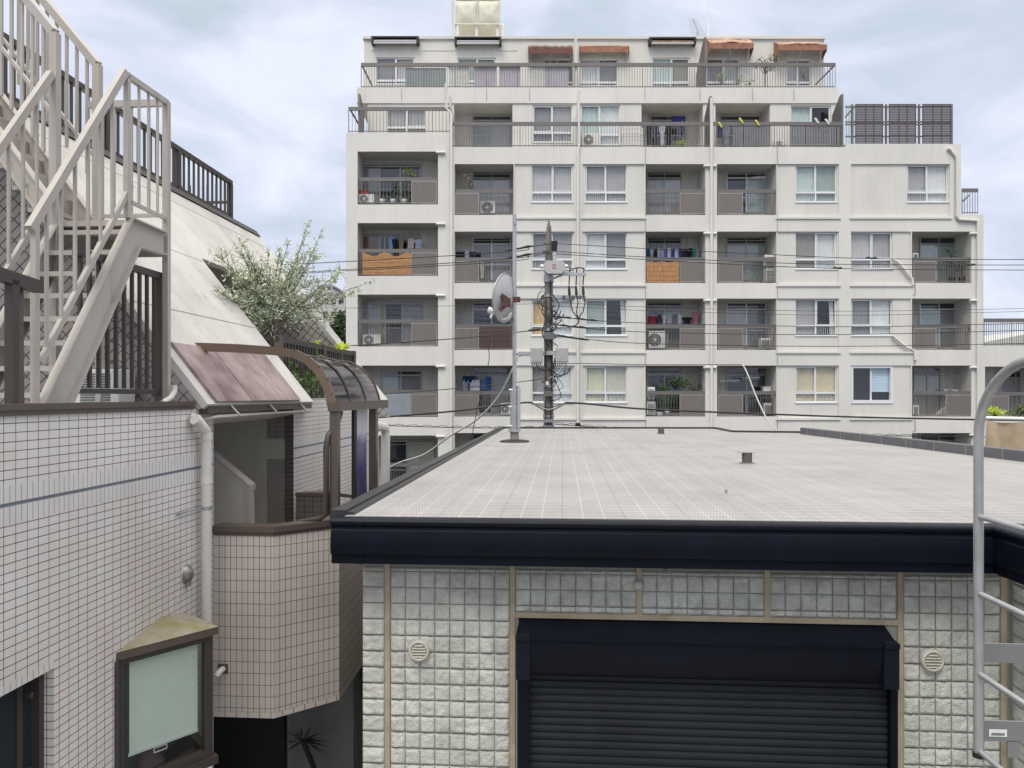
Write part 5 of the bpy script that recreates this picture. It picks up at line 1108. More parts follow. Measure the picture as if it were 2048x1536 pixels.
wire([(1028, 730), (1022, 745), (995, 795), (955, 838), (900, 872), (850, 908), (800, 925), (770, 940)], .020, 'pale grey cable swooping from the roof pole to the left', [15, 15, 15.5, 16, 16.5, 17, 17.5, 18], 'gwire')
wire([(976, 690), (978, 720), (966, 770), (950, 840), (942, 884)], .008, 'thin black cable hanging below the satellite dish', [12.6]*5); wire([(985, 632), (982, 660), (979, 690)], .005, 'thin cable from the dish feed horn', [12.5]*3)
# spiral hanger line
rn = random.Random(2)
def spiral(x0, y0, x1, y1, lab, sag=0):
    mb = MB(); n = int(abs(x1-x0)/3); pts = []
    for i in range(n+1): t_ = i/n; x = x0+(x1-x0)*t_; y = y0+(y1-y0)*t_+sag*math.sin(t_*math.pi); pts.append(P(x, y-3.5*abs(math.sin(x/29*math.pi))**.8, YU-.3))
    mb.tube(pts, .008, 5); mb.tube([P(x0+(x1-x0)*i/20, y0+(y1-y0)*i/20+sag*math.sin(i/20*math.pi), YU-.3) for i in range(21)], .013, 6); mb.build('spiral_hanger_line', M['wire'], label=lab, cat='wire', group=WR)
spiral(770, 851, 1088, 856, 'black line with looping spiral hanger left of the pole foot', 2); spiral(1108, 848, 1600, 868, 'black line with looping spiral hanger right of the pole foot', 6); spiral(1600, 868, 2300, 876, 'black line with looping spiral hanger at the far right', 2)
mb = MB(); p = P(1151, 851, YU-.35); mb.box(p, p+Vector((.15, .1, .06))); mb.tube([p+Vector((.02, .05, .06)), p+Vector((.13, .05, .06))], .02, 6); mb.build('cable_clamp', M['black'], label='small black clamp on the spiral line right of the pole', cat='clamp')

# ================================================================== LEFT BUILDING
aW = -2.95; ZT = -.105
lb = thing('tiled_house', AB(aW-2, 6, -H), 'pale tiled house with white sloping upper walls at the left', 'building')
bC = bA(427, aW); bO = bA(587, aW); bE = bA(757, aW)
fmap = lambda u, v, w_: AB(aW-w_, u, v)
bw1 = bA(108, aW); zw = PA(108, 1336, aW).z-H
mb = MB(); wallgrid(mb, [(1.2, -H, bC, -.69)], [(2.0, zw-1.2, bw1, zw)], fmap, .07); wallgrid(mb, [(1.2, -.48, bC, ZT)], [], fmap, .2)
# far part of the same wall
wallgrid(mb, [(bO, -3.0, bE, -.70), (bO, -.48, bE, -.04)], [], fmap, .3)
mb.face([AB(aW-.2, bE, -3), AB(aW, bE, -3), AB(aW, bE, -.04), AB(aW-.2, bE, -.04)])
mb.build('tile_wall', TW, lb)
mb = MB(); 
for u0, u1 in ((1.2, bC), (bO, bE)): wallgrid(mb, [(u0, -.69, u1, -.597), (u0, -.575, u1, -.48)], [], fmap, .02, lambda u, v: (u, .1))
mb.build('soldier_course', TS, lb)
mb = MB()
for u0, u1 in ((1.2, bC), (bO, bE)): mb.abox(aW-.05, u0, -.598, aW-.012, u1, -.574)
mb.build('band_groove', M['band'], lb)
# lower tile-edged window
wn = MB(); bq = bw1-.0; 
mb = MB(); mb.abox(aW-.2, 2.0, zw-1.2, aW-.04, bw1, zw-1.12); mb.abox(aW-.2, bw1-.04, zw-1.12, aW-.06, bw1, zw); mb.abox(aW-.2, 2.0, zw-.04, aW-.071, bw1-.04, zw); mb.abox(aW-.15, bw1-.16, zw-1.12, aW-.10, bw1-.12, zw-.04); mb.abox(aW-.10, 2.0, zw-1.215, aW+.03, bw1-.0, zw-1.19)
[mb.tube([AB(aW-.09, bw1-.10, zw-k_), AB(aW-.06, bw1-.10, zw-k_)], .018, 8) for k_ in (.12, .55)]
wo = mb.build('window', M['fence'], lb)
mb = MB(); mb.face([AB(aW-.11, 2.0, zw-1.2), AB(aW-.11, bw1, zw-1.2), AB(aW-.11, bw1, zw), AB(aW-.11, 2.0, zw)]); mb.build('pane', mat('dark_teal_pane', (.018, .028, .034), .12, spec=.4, var=.1), wo)
mb = MB(); mb.face([AB(aW-.5, 2.0, zw-1.2), AB(aW-.5, bw1, zw-1.2), AB(aW-.5, bw1, zw), AB(aW-.5, 2.0, zw)]); mb.build('room_interior', M['dark'], wo)
mb = MB(); n = 14
for i in range(n): b_ = bw1-.0433*(i*2+1); 
mb.face([AB(aW+.002, 2.0, zw), AB(aW+.002, bw1, zw), AB(aW+.002, bw1, zw+.05), AB(aW+.002, 2.0, zw+.05)], [(2.0, .1), (bw1, .1), (bw1, .14), (2.0, .14)]); mb.build('lintel_tiles', TS, lb)
# copings
def coping(mb, pts, w_in, w_out, h, zt):
    # pts in world xy; strip offset to the left (inside) and right (outside)
    pts = [Vector((p.x, p.y, 0)) for p in pts]; n = len(pts); nor = []
    for i in range(n):
        d = (pts[min(i+1, n-1)]-pts[max(i-1, 0)]).normalized(); nor.append(Vector((d.y, -d.x, 0)))
    for i in range(n-1):
        c = []
        for z in (zt-h, zt):
            c += [pts[i]+nor[i]*w_out+ZV*(H+z), pts[i+1]+nor[i+1]*w_out+ZV*(H+z), pts[i+1]-nor[i+1]*w_in+ZV*(H+z), pts[i]-nor[i]*w_in+ZV*(H+z)]
        mb.hexa(c)
mb = MB(); coping(mb, [AB(aW, 1.2, 0), AB(aW, bA(393, aW+.03), 0)], .16, .03, .035, -.045); coping(mb, [AB(aW, 1.2, 0), AB(aW, bA(393, aW+.03)-.006, 0)], .15, .018, .03, -.0802); mb.build('parapet_coping', M['brown'], lb)
# terrace floor and inner body
mb = MB(); mb.abox(-9, 1.2, -.35, aW-.201, bC, -.28); mb.build('terrace_floor', M['grey'], lb)
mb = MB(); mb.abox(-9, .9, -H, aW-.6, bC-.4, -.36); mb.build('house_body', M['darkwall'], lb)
# chamfered balcony block
zc = PB(548, 1053, bC).z-H; c1 = PB(548, 1053, bC); zbt = PB(548, 1437, bC).z-H
c0 = AB(aW, bC, 0); c2 = PZ(678, 1400, zbt); c3 = PZ(725, 1330, zbt); c4 = PZ(768, 986, zc)
ring = [c0, c1, c2, c3, c4]
mb = MB(); u = 0
for i in range(4):
    p, q = ring[i], ring[i+1]; l = math.hypot(q.x-p.x, q.y-p.y)
    mb.face([(p.x, p.y, H+zbt+.048), (q.x, q.y, H+zbt+.048), (q.x, q.y, H+zc-.08), (p.x, p.y, H+zc-.08)], [(u, zbt+.048), (u+l, zbt+.048), (u+l, zc-.08), (u, zc-.08)]); u = math.ceil((u+l)/.05)*.05
mb.build('balcony_wall', TV, lb)
mb = MB(); u = 0
for i in range(4):
    p, q = ring[i], ring[i+1]; l = math.hypot(q.x-p.x, q.y-p.y); mb.face([(p.x, p.y, H+zbt), (q.x, q.y, H+zbt), (q.x, q.y, H+zbt+.047), (p.x, p.y, H+zbt+.047)], [(u, .101), (u+l, .101), (u+l, .148), (u, .148)]); u += l
mb.build('bottom_tile_course', tile_mat('edge_tiles', (.56, .52, .48), (.58, .54, .50), (.035, .03, .03), .1, .25, ms=.0028), lb)
mb = MB(); inn_ = [AB(ab(k)[0]-.12, ab(k)[1]+.12, 0) for k in ring[1:]]; 
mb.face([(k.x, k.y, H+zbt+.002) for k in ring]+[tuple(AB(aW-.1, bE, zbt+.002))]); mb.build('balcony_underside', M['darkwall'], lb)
mb = MB(); coping(mb, ring, .15, .022, .05, zc); coping(mb, ring, .12, .008, .03, zc-.0502); mb.build('balcony_coping', M['brown'], lb)
# inner face of balcony parapet + floor
mb = MB()
for i in range(3):
    p, q = inn_[i], inn_[i+1]; mb.face([(p.x, p.y, H+zc-.9), (q.x, q.y, H+zc-.9), (q.x, q.y, H+zc-.06), (p.x, p.y, H+zc-.06)])
mb.face([tuple(AB(aW-.8, bC+.02, zc-.5))]+[(k.x, k.y, H+zc-.5) for k in inn_]+[tuple(AB(aW-.8, bE, zc-.5))]); mb.build('balcony_floor', M['soffit'], lb)
# recess between the two wall parts
bR = bO
mb = MB(); p = PB(570, 900, bR); aS = ab(p)[0]; mb.abox(-6, bR, -3, aS, bR+.05, -.06); mb.build('recess_wall', M['soffit'], lb)
mb = MB(); mb.face([AB(aS, bR-.004, -3), AB(aW, bR-.004, -3), AB(aW, bR-.004, -.04), AB(aS, bR-.004, -.04)], [(0, -3), (aW-aS, -3), (aW-aS, -.04), (0, -.04)]); mb.build('tile_edge', TB, lb)
mb = MB(); mb.face([AB(aW-.201, bC, -3), AB(aW, bC, -3), AB(aW, bC, ZT), AB(aW-.201, bC, ZT)], [(0, -3), (.2, -3), (.2, ZT), (0, ZT)]); mb.build('tile_wall_end', TW, lb)
# stair parapet inside the recess
bs = bC+.55; pts = [PB(420, 912, bs), PB(497, 975, bs), PB(499, 1080, bs), PB(420, 1080, bs)]; mb = MB(); mb.prism(pts, D*.12); mb.build('stair_parapet', M['soffit'], lb)
mb = MB(); mb.hexa([PB(420, 912, bs)-D*.002, PB(420, 912, bs)+D*.13, PB(497, 975, bs)+D*.13, PB(497, 975, bs)-D*.002, PB(420, 905, bs)-D*.002, PB(420, 905, bs)+D*.13, PB(500, 971, bs)+D*.13, PB(500, 971, bs)-D*.002]); 
mb.hexa([PB(488, 982, bs)-D*.004, PB(500, 982, bs)-D*.004, PB(500, 982, bs)+D*.125, PB(488, 982, bs)+D*.125, PB(488, 968, bs)-D*.004, PB(500, 971, bs)-D*.004, PB(500, 971, bs)+D*.125, PB(488, 968, bs)+D*.125]); mb.box(PB(489, 1080, bs)+Vector((0, -.006, 0)), PB(500, 980, bs)+Vector((0, .1, 0))); mb.build('parapet_cap', mat('pale_tile_cap', (.42, .39, .37), .5, var=.08), lb)
# low brown tiled parapet in the balcony
mb = MB(); p0 = PZ(590, 988, zc*.92) ; aP = ab(PB(592, 988, bR-.5))[0]
bp_ = bR-.45; mb.face([PB(592, 1080, bp_), PB(668, 1080, bp_), PB(668, 990, bp_), PB(592, 990, bp_)], [(0, 0), (.4, 0), (.4, .5), (0, .5)]); mb.build('low_tile_wall', tile_mat('brown_upright_tiles', (.115, .10, .10), (.13, .115, .11), (.02, .018, .018), .088, .062, ms=.003), lb)
mb = MB(); mb.hexa([PB(590, 992, bp_-.01), PB(668, 992, bp_-.01), PB(735, 1000, bp_+1.2), PB(640, 985, bp_+1.0), PB(590, 985, bp_-.01), PB(668, 985, bp_-.01), PB(735, 994, bp_+1.2), PB(640, 980, bp_+1.0)]); mb.build('low_wall_coping', M['brown'], lb)

# --- sloping white walls
A0, zS = -2.85, -.07
bS0 = bA(416, A0); bS1 = bA(627, A0); bS2 = bA(776, A0)
tp = ab(P(520, 475, P(776, 0, 1).y)) if False else None
q = PB(520, 475, bS2); aT, _, zT = ab(q); sl = (zT-zS)/(A0-aT)       # rise per metre inward
SP = lambda b_, z, o=0: AB(A0-(z-zS)/sl+o*.78, b_, z+o*.62)
mb = MB(); zN = ab(PB(405, 516, bS1))[2]
def slab(mb, b0, b1, z0, z1, th=.10, o=0):
    mb.hexa([SP(b0, z0, o), SP(b1, z0, o), SP(b1, z0, o-th), SP(b0, z0, o-th), SP(b0, z1, o), SP(b1, z1, o), SP(b1, z1, o-th), SP(b0, z1, o-th)])
slab(mb, bS0, bS1, zS, zT, .06); slab(mb, bS1, bS2, zN, zT, .06); slab(mb, bS2-.45, bS2, zS, zN, .06)
mb.build('sloping_wall', M['plaster'], lb)
mb = MB()   # flat roof behind the slope
mb.abox(-12, bS0, zT-.14, aT-.02, bS2, zT-.02); mb.build('flat_roof', M['plaster'], lb)
mb = MB(); slab(mb, bS0, bS1, .78, .81, .02, .006); slab(mb, bS0, bS1, 1.55, 1.58, .02, .004); slab(mb, bS0, bS2, zT-.20, zT-.17, .02, .004); mb.build('render_joint', M['plaster'], lb)
# front gable in diagonal tiles, and the far gable seen through the notch
def gable(mb, b_, z0, z1, a_l, o=.1, thick=.1):
    pl = [(a_l, z0), (A0-(z0-zS)/sl-.07, z0), (A0-(z1-zS)/sl-.07, z1), (a_l, z1)]
    mb.face([AB(a, b_, z) for a, z in pl], [(a, z) for a, z in pl])
mb = MB(); gable(mb, bS0+.02, -.11, zT-.1, -9); mb.build('gable_wall', TD, lb)
mb = MB(); gable(mb, bS2-.46, -.34, zN+.4, -6); mb.build('gable_wall', tile_mat('square_diagonal_tiles', (.34, .32, .30), (.36, .335, .31), (.06, .055, .05), .10, .10, ms=.006, rot=38), lb)
mb = MB(); mb.face([AB(-5.2, bS1, -.1), AB(-5.2, bS2, -.1), AB(-5.2, bS2, zT), AB(-5.2, bS1, zT)]); mb.build('terrace_inner_wall', M['plaster'], lb)
mb = MB(); mb.abox(-5.2, bS1, -.4, A0-.3, bS2, -.1); mb.build('terrace_floor', M['plaster'], lb)
# dark parapet strip at the top of the slope
mb = MB(); mb.hexa([SP(1.0, zT, .02), SP(bS2+.0, zT, .02), AB(aT-.2, bS2, zT), AB(aT-.2, 1.0, zT), SP(1.0, zT+.10, .02), SP(bS2, zT+.10, .02), AB(aT-.2, bS2, zT+.10), AB(aT-.2, 1.0, zT+.10)]); mb.build('roof_edge_trim', M['fence'], lb)
# top fence
aF = aT-.1; bF1 = bA(462, aF); zf0 = zT+.10; zf1 = ab(PA(462, 362, aF))[2]
tfn = thing('metal_fence', AB(aF, 6, zf0), 'long dark brown metal fence along the top of the white sloping wall', 'fence')
mb = MB(); mb.abox(aF-.03, 2.5, zf1-.06, aF+.03, bF1, zf1); mb.abox(aF-.02, 2.5, zf0+.02, aF+.02, bF1, zf0+.06); mb.build('top_rail', M['fence'], tfn)
mb = MB(); b_ = 2.5
while b_ < bF1: mb.abox(aF-.012, b_, zf0+.06, aF+.012, b_+.025, zf1-.06); b_ += .135
mb.build('balusters', M['fence'], tfn)
b_ = bF1
while b_ > 3: mb = MB(); mb.abox(aF-.035, b_-.07, zf0-.08, aF+.035, b_, zf1-.06); mb.build('fence_post', M['fence'], tfn); b_ -= 1.55
# return of the top fence going left at its far end
mb = MB(); mb.abox(aF-2.2, bF1-.03, zf0+.24, aF-.036, bF1, zf0+.28)
for k in range(14): mb.abox(aF-.1-k*.14, bF1-.025, zf0, aF-.075-k*.14, bF1-.005, zf1-.06)
mb.build('return_rail', M['fence'], tfn)
# copper sheet on the lower slope and its eave
bQ0, bQ1 = bA(432, A0)-.1, bA(600, A0)-.1; zQ1 = ab(PB(545, 716, bS1-.4))[2]
mb = MB(); slab(mb, bQ0+.1, bQ1+.1, zS+.01, zS+.50, .02, .022); mb.build('copper_sheet', M['copper'], lb)
for k in range(3): mb = MB(); b_ = bQ0+.1+(bQ1-bQ0)*(.0+.36*k); slab(mb, b_, b_+.02, zS+.01, zS+.50, .01, .027); mb.build('sheet_seam', M['copper'], lb)
mb = MB(); mb.abox(A0-.40, bS0+.05, zS-.075, A0-.02, bS1, zS-.006); mb.build('eave_fascia', M['brown'], lb)
mb = MB(); mb.hexa([AB(A0-.35, bS0+.1, zS-.19), AB(A0+.03, bS0+.1, zS-.11), AB(A0+.03, bS1-.05, zS-.11), AB(A0-.35, bS1-.05, zS-.19), AB(A0-.35, bS0+.1, zS-.17), AB(A0+.03, bS0+.1, zS-.09), AB(A0+.03, bS1-.05, zS-.09), AB(A0-.35, bS1-.05, zS-.17)])
mb.build('eave_soffit_panel', M['pipe'], lb)
mb = MB()
for k in range(3): b_ = bS0+.45+k*.85; mb.bar(AB(A0-.02, b_, zS-.01), AB(A0+.04, b_+.05, zS-.10), .02, .012)
mb.build('gutter_bracket', M['pipe'], lb)
mb = MB(); gable(mb, bS0+.004, -.11, .45, -3.6); mb.build('gable_wall_foot', tile_mat('gable_foot_tiles', (.38, .34, .33), (.40, .36, .35), (.03, .025, .025), .09, .09, ms=.004, rot=45), lb)

# --- carport-like curved canopy
bK = ab(PZ(670, 1040, zc))[1]; aK = ab(PZ(670, 1040, zc))[0]; bK2 = bA(765, aK)
cn = thing('curved_canopy', AB(aK, bK, zc), 'curved brown canopy with smoked panels standing on the balcony parapet', 'canopy')
arc = [(330, 690), (375, 693), (480, 697), (560, 703), (590, 708), (615, 720), (635, 738), (650, 762), (660, 790), (664, 812)]
arcab = [ab(PB(x, y, bK)) for x, y in arc]
mb = MB()
for i in range(len(arcab)-1):
    p, q = arcab[i], arcab[i+1]; mb.bar(AB(p[0], bK, p[2]), AB(q[0], bK, q[2]), .05, .075, up=Vector((0, 0, 1)) if i < 6 else Vector((1, 0, .3)))
mb.build('front_arch', M['bronze'], cn)
for k in range(1, 4):
    b_ = bK+(bK2-bK)*k/3; mb = MB(); mb.tube([AB(p[0], b_, p[2]+.004) for p in arcab[3:]], .010, 6); mb.build('rib', M['fence'], cn)
mb = MB(); npt = len(arcab)-4
mb.grid(lambda u, v: AB(arcab[3+min(npt+0, round(v*(npt)))][0], bK+(bK2-bK)*u, arcab[3+min(npt, round(v*npt))][2]-.008), 8, npt, smooth=True); mb.build('smoked_panel', M['smoke'], cn)
zB = arcab[-1][2]
mb = MB(); mb.abox(aK-.05, bK-.05, zB-.045, aK+.06, bK2+.03, zB+.03); mb.abox(aK+.01, bK-.04, zB+.031, aK+.05, bK2+.02, zB+.04); mb.build('eave_beam', M['brown'], cn)
mb = MB(); mb.abox(aK-.04, bK-.03, zc, aK+.035, bK+.045, zB-.045); mb.build('post', M['brown'], cn)
bP2 = bA(747, aK); mb = MB(); mb.abox(aK-.04, bP2-.04, zc, aK+.035, bP2+.05, zB-.045); mb.build('post', M['brown'], cn)
mb = MB(); mb.tube([AB(aK+.02, bK+.10, zB-.05), AB(aK+.0, bK+.06, zB-.16), AB(aK-.05, bK-.03, zB-.26), AB(aK-.06, bK-.06, zB-.36), AB(aK-.06, bK-.06, zc+.06), AB(aK-.12, bK-.06, zc+.02), AB(aK-.3, bK-.06, zc-.01)], .026, 10); mb.build('canopy_downpipe', M['fence'], cn)
mb = MB(); mb.abox(aK-.015, bA(706, aK), zc+.002, aK+.015, bA(711, aK), zB-.046); mb.abox(aK-.014, bA(711, aK), zc+.002, aK+.014, bP2-.04, zc+.04); mb.build('side_frame', M['black'], cn)
mb = MB(); b0_, b1_ = bA(711, aK), bA(735, aK)
mb.grid(lambda u, v: AB(aK-.005+.006*math.sin(u*9+v*5), b0_+(b1_-b0_)*u, zc+.04+(zB-.05-zc-.04)*v), 10, 14)
# faded banner: dark violet below, pale grey above
mm_ = bpy.data.materials.new('faded_banner'); mm_.use_nodes = True; nt = mm_.node_tree; b = nt.nodes['Principled BSDF']; b.inputs['Roughness'].default_value = .35
geo = N(nt, 'ShaderNodeNewGeometry'); s3 = N(nt, 'ShaderNodeSeparateXYZ'); L(nt, geo.outputs['Position'], s3.inputs[0]); nz_ = N(nt, 'ShaderNodeTexNoise', i_Scale=4.0, i_Detail=4.0); L(nt, geo.outputs['Position'], nz_.inputs[0])
zz = MATH('ADD', s3.outputs[2], MATH('MULTIPLY', nz_.outputs[0], .25)); r_ = N(nt, 'ShaderNodeValToRGB'); mr_ = N(nt, 'ShaderNodeMapRange'); L(nt, zz, mr_.inputs[0]); mr_.inputs[1].default_value = H+zc+.1; mr_.inputs[2].default_value = H+zB+.15; L(nt, mr_.outputs[0], r_.inputs[0])
r_.color_ramp.elements[0].position = .0; r_.color_ramp.elements[0].color = (.05, .045, .12, 1); r_.color_ramp.elements[1].position = 1; r_.color_ramp.elements[1].color = (.3, .3, .34, 1); e_ = r_.color_ramp.elements.new(.6); e_.color = (.06, .05, .16, 1); e_ = r_.color_ramp.elements.new(.72); e_.color = (.42, .42, .46, 1); L(nt, r_.outputs[0], b.inputs['Base Color'])
mb.build('hanging_banner', mm_, label='faded purple and white banner between the canopy posts', cat='banner')
# pale waste pipe beyond
mb = MB(); aq = -1.62; mb.tube([PA(748, 853, -2.1), PA(762, 853, -2.1), PA(770, 856, -2.1), PA(771, 866, -2.1), PA(771, 985, -2.1)], .055, 12); mb.build('waste_pipe', M['pipe'], label='pale elbowed pipe behind the canopy post', cat='pipe')

# --- stairs
a_s = -3.05; bL0, bL1 = bA(256, a_s), bA(333, a_s); zL = ab(PA(258, 436, a_s))[2]
st = thing('outdoor_staircase', AB(a_s-.3, 4.6, -.28), 'pale painted steel outdoor staircase on the tiled house terrace', 'staircase')
r_ = (110-1024)/F; t_ = bL0*(1+T*T)/(1+T*r_); a_l = ab(Vector((r_*t_, t_, 0)))[0]
SPTS = [(76, 812), (258, 436), (328, 466), (328, 510), (273, 494), (134, 812)]
for a_, nm_ in ((a_s, 's'), (a_l, 'l')):
    pts = [ab(PA(x, y, a_s)) for x, y in SPTS]; mb = MB(); mb.prism([AB(a_, p[1], p[2]) for p in pts], U*-.012)
    for i, j in ((0, 1), (1, 2), (3, 4), (4, 5)):      # flanges
        p, q = pts[i], pts[j]; mb.bar(AB(a_+.01, p[1], p[2]), AB(a_+.01, q[1], q[2]), .055, .010, up=ZV)
    mb.build('stringer', M['stair'], st)
bt, zt_ = ab(PA(76, 812, a_s))[1:]; b_top = bL0
NT = 8
for k in range(NT):
    f = (k+.6)/NT; b_ = bt+.05+(bL0-bt)*f; z = zt_+(zL-zt_)*f-.02
    mb = MB(); mb.abox(a_l+.002, b_-.02, z-.032, a_s-.014, b_-.014, z); mb.abox(a_l+.002, b_-.014, z-.008, a_s-.014, b_+.15, z); mb.build('tread', M['stair'], st)
mb = MB(); mb.abox(a_l, bL0+.02, zL-.05, a_s-.013, bL1, zL-.01); mb.abox(a_l, bL1, zL-.18, a_s, bL1+.02, zL+.0); mb.build('landing', M['stair'], st)
def rl(mb, p, q, w_=.04, h_=.05): mb.bar(p, q, w_, h_)
mb = MB(); rl(mb, PA(60, 458, a_s), PA(249, 143, a_s)); rl(mb, PA(247, 146, a_s), PA(334, 206, a_s), .035, .04); rl(mb, PA(80, 726, a_s), PA(262, 370, a_s), .028, .035); rl(mb, PA(262, 404, a_s), PA(330, 437, a_s), .022, .025)
o_ = AB(a_l, 0, 0)-AB(a_s, 0, 0)
rl(mb, PA(60, 458, a_s)+o_, PA(249, 143, a_s)+o_); rl(mb, PA(80, 726, a_s)+o_, PA(250, 384, a_s)+o_, .028, .035)
z0 = ab(PA(333, 206, a_s))[2]; rl(mb, AB(a_s, bL1, z0), AB(a_s-.62, bL1, z0), .035, .05); rl(mb, AB(a_s, bL1, zL+.14), AB(a_s-.62, bL1, zL+.14), .025, .025); mb.build('handrail', M['stair'], st)
mb = MB(); rb = ab(PA(62, 455, a_s)); rt = ab(PA(247, 140, a_s)); k0 = ab(PA(80, 726, a_s)); k1 = ab(PA(262, 370, a_s))
for i in range(1, 7):
    f = i/7; b_ = rb[1]+(rt[1]-rb[1])*f; zt2 = rb[2]+(rt[2]-rb[2])*f; zb2 = k0[2]+(k1[2]-k0[2])*((b_-k0[1])/(k1[1]-k0[1]))
    for a_ in (a_s, a_l): mb.bar(AB(a_, b_, zb2-.03), AB(a_, b_, zt2), .018, .018)
for x in (278, 297, 315): p = PA(x, 0, a_s); b_ = ab(p)[1]; yt = 146+(x-247)*.70; mb.bar(PA(x, yt, a_s), PA(x, 404+(x-262)*.48, a_s), .016, .016)
for k in range(1, 5): mb.bar(AB(a_s-.14*k, bL1, zL+.14), AB(a_s-.14*k, bL1, z0), .016, .016)
mb.build_each('baluster', M['stair'], st)
mb = MB(); mb.bar(PA(70, 806, a_s), PA(70, 452, a_s), .035, .035, up=U); st_b = ab(PA(70, 806, a_s)); mb.build('newel_post', M['stair'], st)
mb = MB(); mb.bar(PA(254, 436, a_s), PA(254, 150, a_s), .035, .035, up=U); mb.build('newel_post', M['stair'], st)
mb = MB(); mb.bar(AB(a_s, bL1, -.28), AB(a_s, bL1, z0+.01), .045, .045, up=U); mb.build('corner_post', M['stair'], st)
mb = MB(); mb.bar(AB(a_l, bL1, -.28), AB(a_l, bL1, z0+.01), .045, .045, up=U); mb.build('corner_post', M['stair'], st)
mb = MB(); mb.bar(AB(a_l, bL0, -.28), AB(a_l, bL0, ab(PA(109, 66, a_l))[2]), .055, .055, up=U); mb.build('corner_post', M['stair'], st)
# upper flight: climbs to the left and away
dv = Vector((-2009, 900, 2215)).normalized()
N1 = PB(109, 66, bL0); N2 = PB(195, 130, bL1); ln_ = 2.6
mb = MB(); rl(mb, N1, N1+dv*ln_, .05, .06); rl(mb, N2, N2+dv*ln_, .05, .06)
dn = Vector((0, 0, -1)); hs = (N1.z-H-zL)*.72
rl(mb, N1+dn*hs*.62, N1+dn*hs*.62+dv*ln_, .02, .025); rl(mb, N2+dn*hs*.78, N2+dn*hs*.78+dv*ln_, .02, .025); mb.build('handrail', M['stair'], st)
mb = MB()
for N_ in (N1, N2):
    for k in range(1, 9): p = N_+dv*(.17*k); mb.bar(p, p+dn*(hs*1.0+.0), .02, .02)
mb.build_each('baluster', M['stair'], st)
mb = MB(); mb.bar(PB(195, 130, bL1), PB(195, 130, bL1)-ZV*(N2.z-H-zL+.2), .055, .055, up=U); mb.build('newel_post', M['stair'], st)
for N_ in (N1, N2):
    mb = MB(); s0 = Vector((N_.x, N_.y, H+zL)); mb.prism([s0+ZV*.10-dv*.05, s0+ZV*.10+dv*ln_, s0-ZV*.10+dv*ln_, s0-ZV*.10-dv*.05], D*.012); mb.bar(s0+ZV*.10, s0+ZV*.10+dv*ln_, .05, .012); mb.bar(s0-ZV*.10, s0-ZV*.10+dv*ln_, .05, .012); mb.build('stringer', M['stair'], st)
A_, B_ = Vector((N1.x, N1.y, H+zL)), Vector((N2.x, N2.y, H+zL))
for k in range(9):
    o = dv*(.15+.255*k); w_ = Vector((dv.x, dv.y, 0)).normalized()*.19; mb = MB(); p, q = A_+o, B_+o; mb.hexa([p-ZV*.03, q-ZV*.03, q-ZV*.03+w_, p-ZV*.03+w_, p, q, q+w_, p+w_]); mb.hexa([p+w_*.95-ZV*.03, q+w_*.95-ZV*.03, q+w_-ZV*.03, p+w_-ZV*.03, p+w_*.95+ZV*.15, q+w_*.95+ZV*.15, q+w_+ZV*.15, p+w_+ZV*.15]); mb.build('tread', M['stair'], st)
# brown fence under the landing + near one
t = thing('terrace_fence', AB(-3.35, 5.4, -.28), 'dark brown fence section seen under the stair landing', 'fence')
aq = -3.10; b0_, b1_ = bA(150, aq), bA(328, aq); zt2 = ab(PA(262, 528, aq))[2]
mb = MB(); mb.abox(aq-.02, b0_, zt2-.05, aq+.02, b1_, zt2); mb.abox(aq-.02, b0_, ab(PA(300, 788, aq))[2], aq+.02, b1_, ab(PA(300, 779, aq))[2]); mb.build_each('rail', M['fence'], t)
mb = MB(); n = 11
for k in range(n): b_ = b0_+(b1_-b0_)*(k+.4)/n; mb.abox(aq-.011, b_, .05, aq+.011, b_+.022, zt2-.05)
mb.build('balusters', M['fence'], t); mb = MB(); mb.abox(aq-.03, b1_-.09, -.28, aq+.03, b1_, zt2-.05); mb.build('fence_post', M['brown'], t)
t = thing('terrace_fence', AB(-3.15, 4, -.28), 'short dark brown fence piece at the left edge before the stairs', 'fence'); aq = -3.0
mb = MB(); mb.bar(PA(-60, 530, aq), PA(76, 574, aq), .05, .07); mb.build_each('rail', M['fence'], t); mb = MB(); mb.bar(PA(24, 812, aq), PA(24, 560, aq), .05, .05, up=U); mb.build('fence_post', M['fence'], t); mb = MB(); mb.bar(PA(40, 812, aq-.05), PA(38, 566, aq-.05), .03, .03, up=U); mb.build('fence_post', M['brown'], t)
# AC on the terrace
t = thing('air_conditioner_unit', AB(-3.6, 5.7, -.28), 'white air conditioner on the terrace beneath the stair landing', 'air conditioner', 'outdoor air conditioner units'); bq = bS0-.28
p, q = PB(120, 830, bq), PB(238, 738, bq); mb = MB(); mb.hexa([p, p+U*(q-p).dot(U), p+U*(q-p).dot(U)+D*.22, p+D*.22, p+ZV*(q.z-p.z), p+U*(q-p).dot(U)+ZV*(q.z-p.z), p+U*(q-p).dot(U)+D*.22+ZV*(q.z-p.z), p+D*.22+ZV*(q.z-p.z)]); mb.build('casing', M['white'], t, bevel=.008)
mb = MB()
for k in range(13): 
    y = 748+k*5.2; a = PB(160, y, bq-.004); b2 = PB(220, y, bq-.004); mb.bar(a, b2, .004, .010)
mb.build('grille', M['acgrille'], t)
mb = MB(); mb.tube([PA(349, 770, -2.98), PA(349, 782, -2.98), PA(342, 795, -2.98), PA(325, 806, -2.98)], .022, 8); mb.build('flexible_duct', M['pipe'], label='pale flexible duct curving by the stair post', cat='pipe')
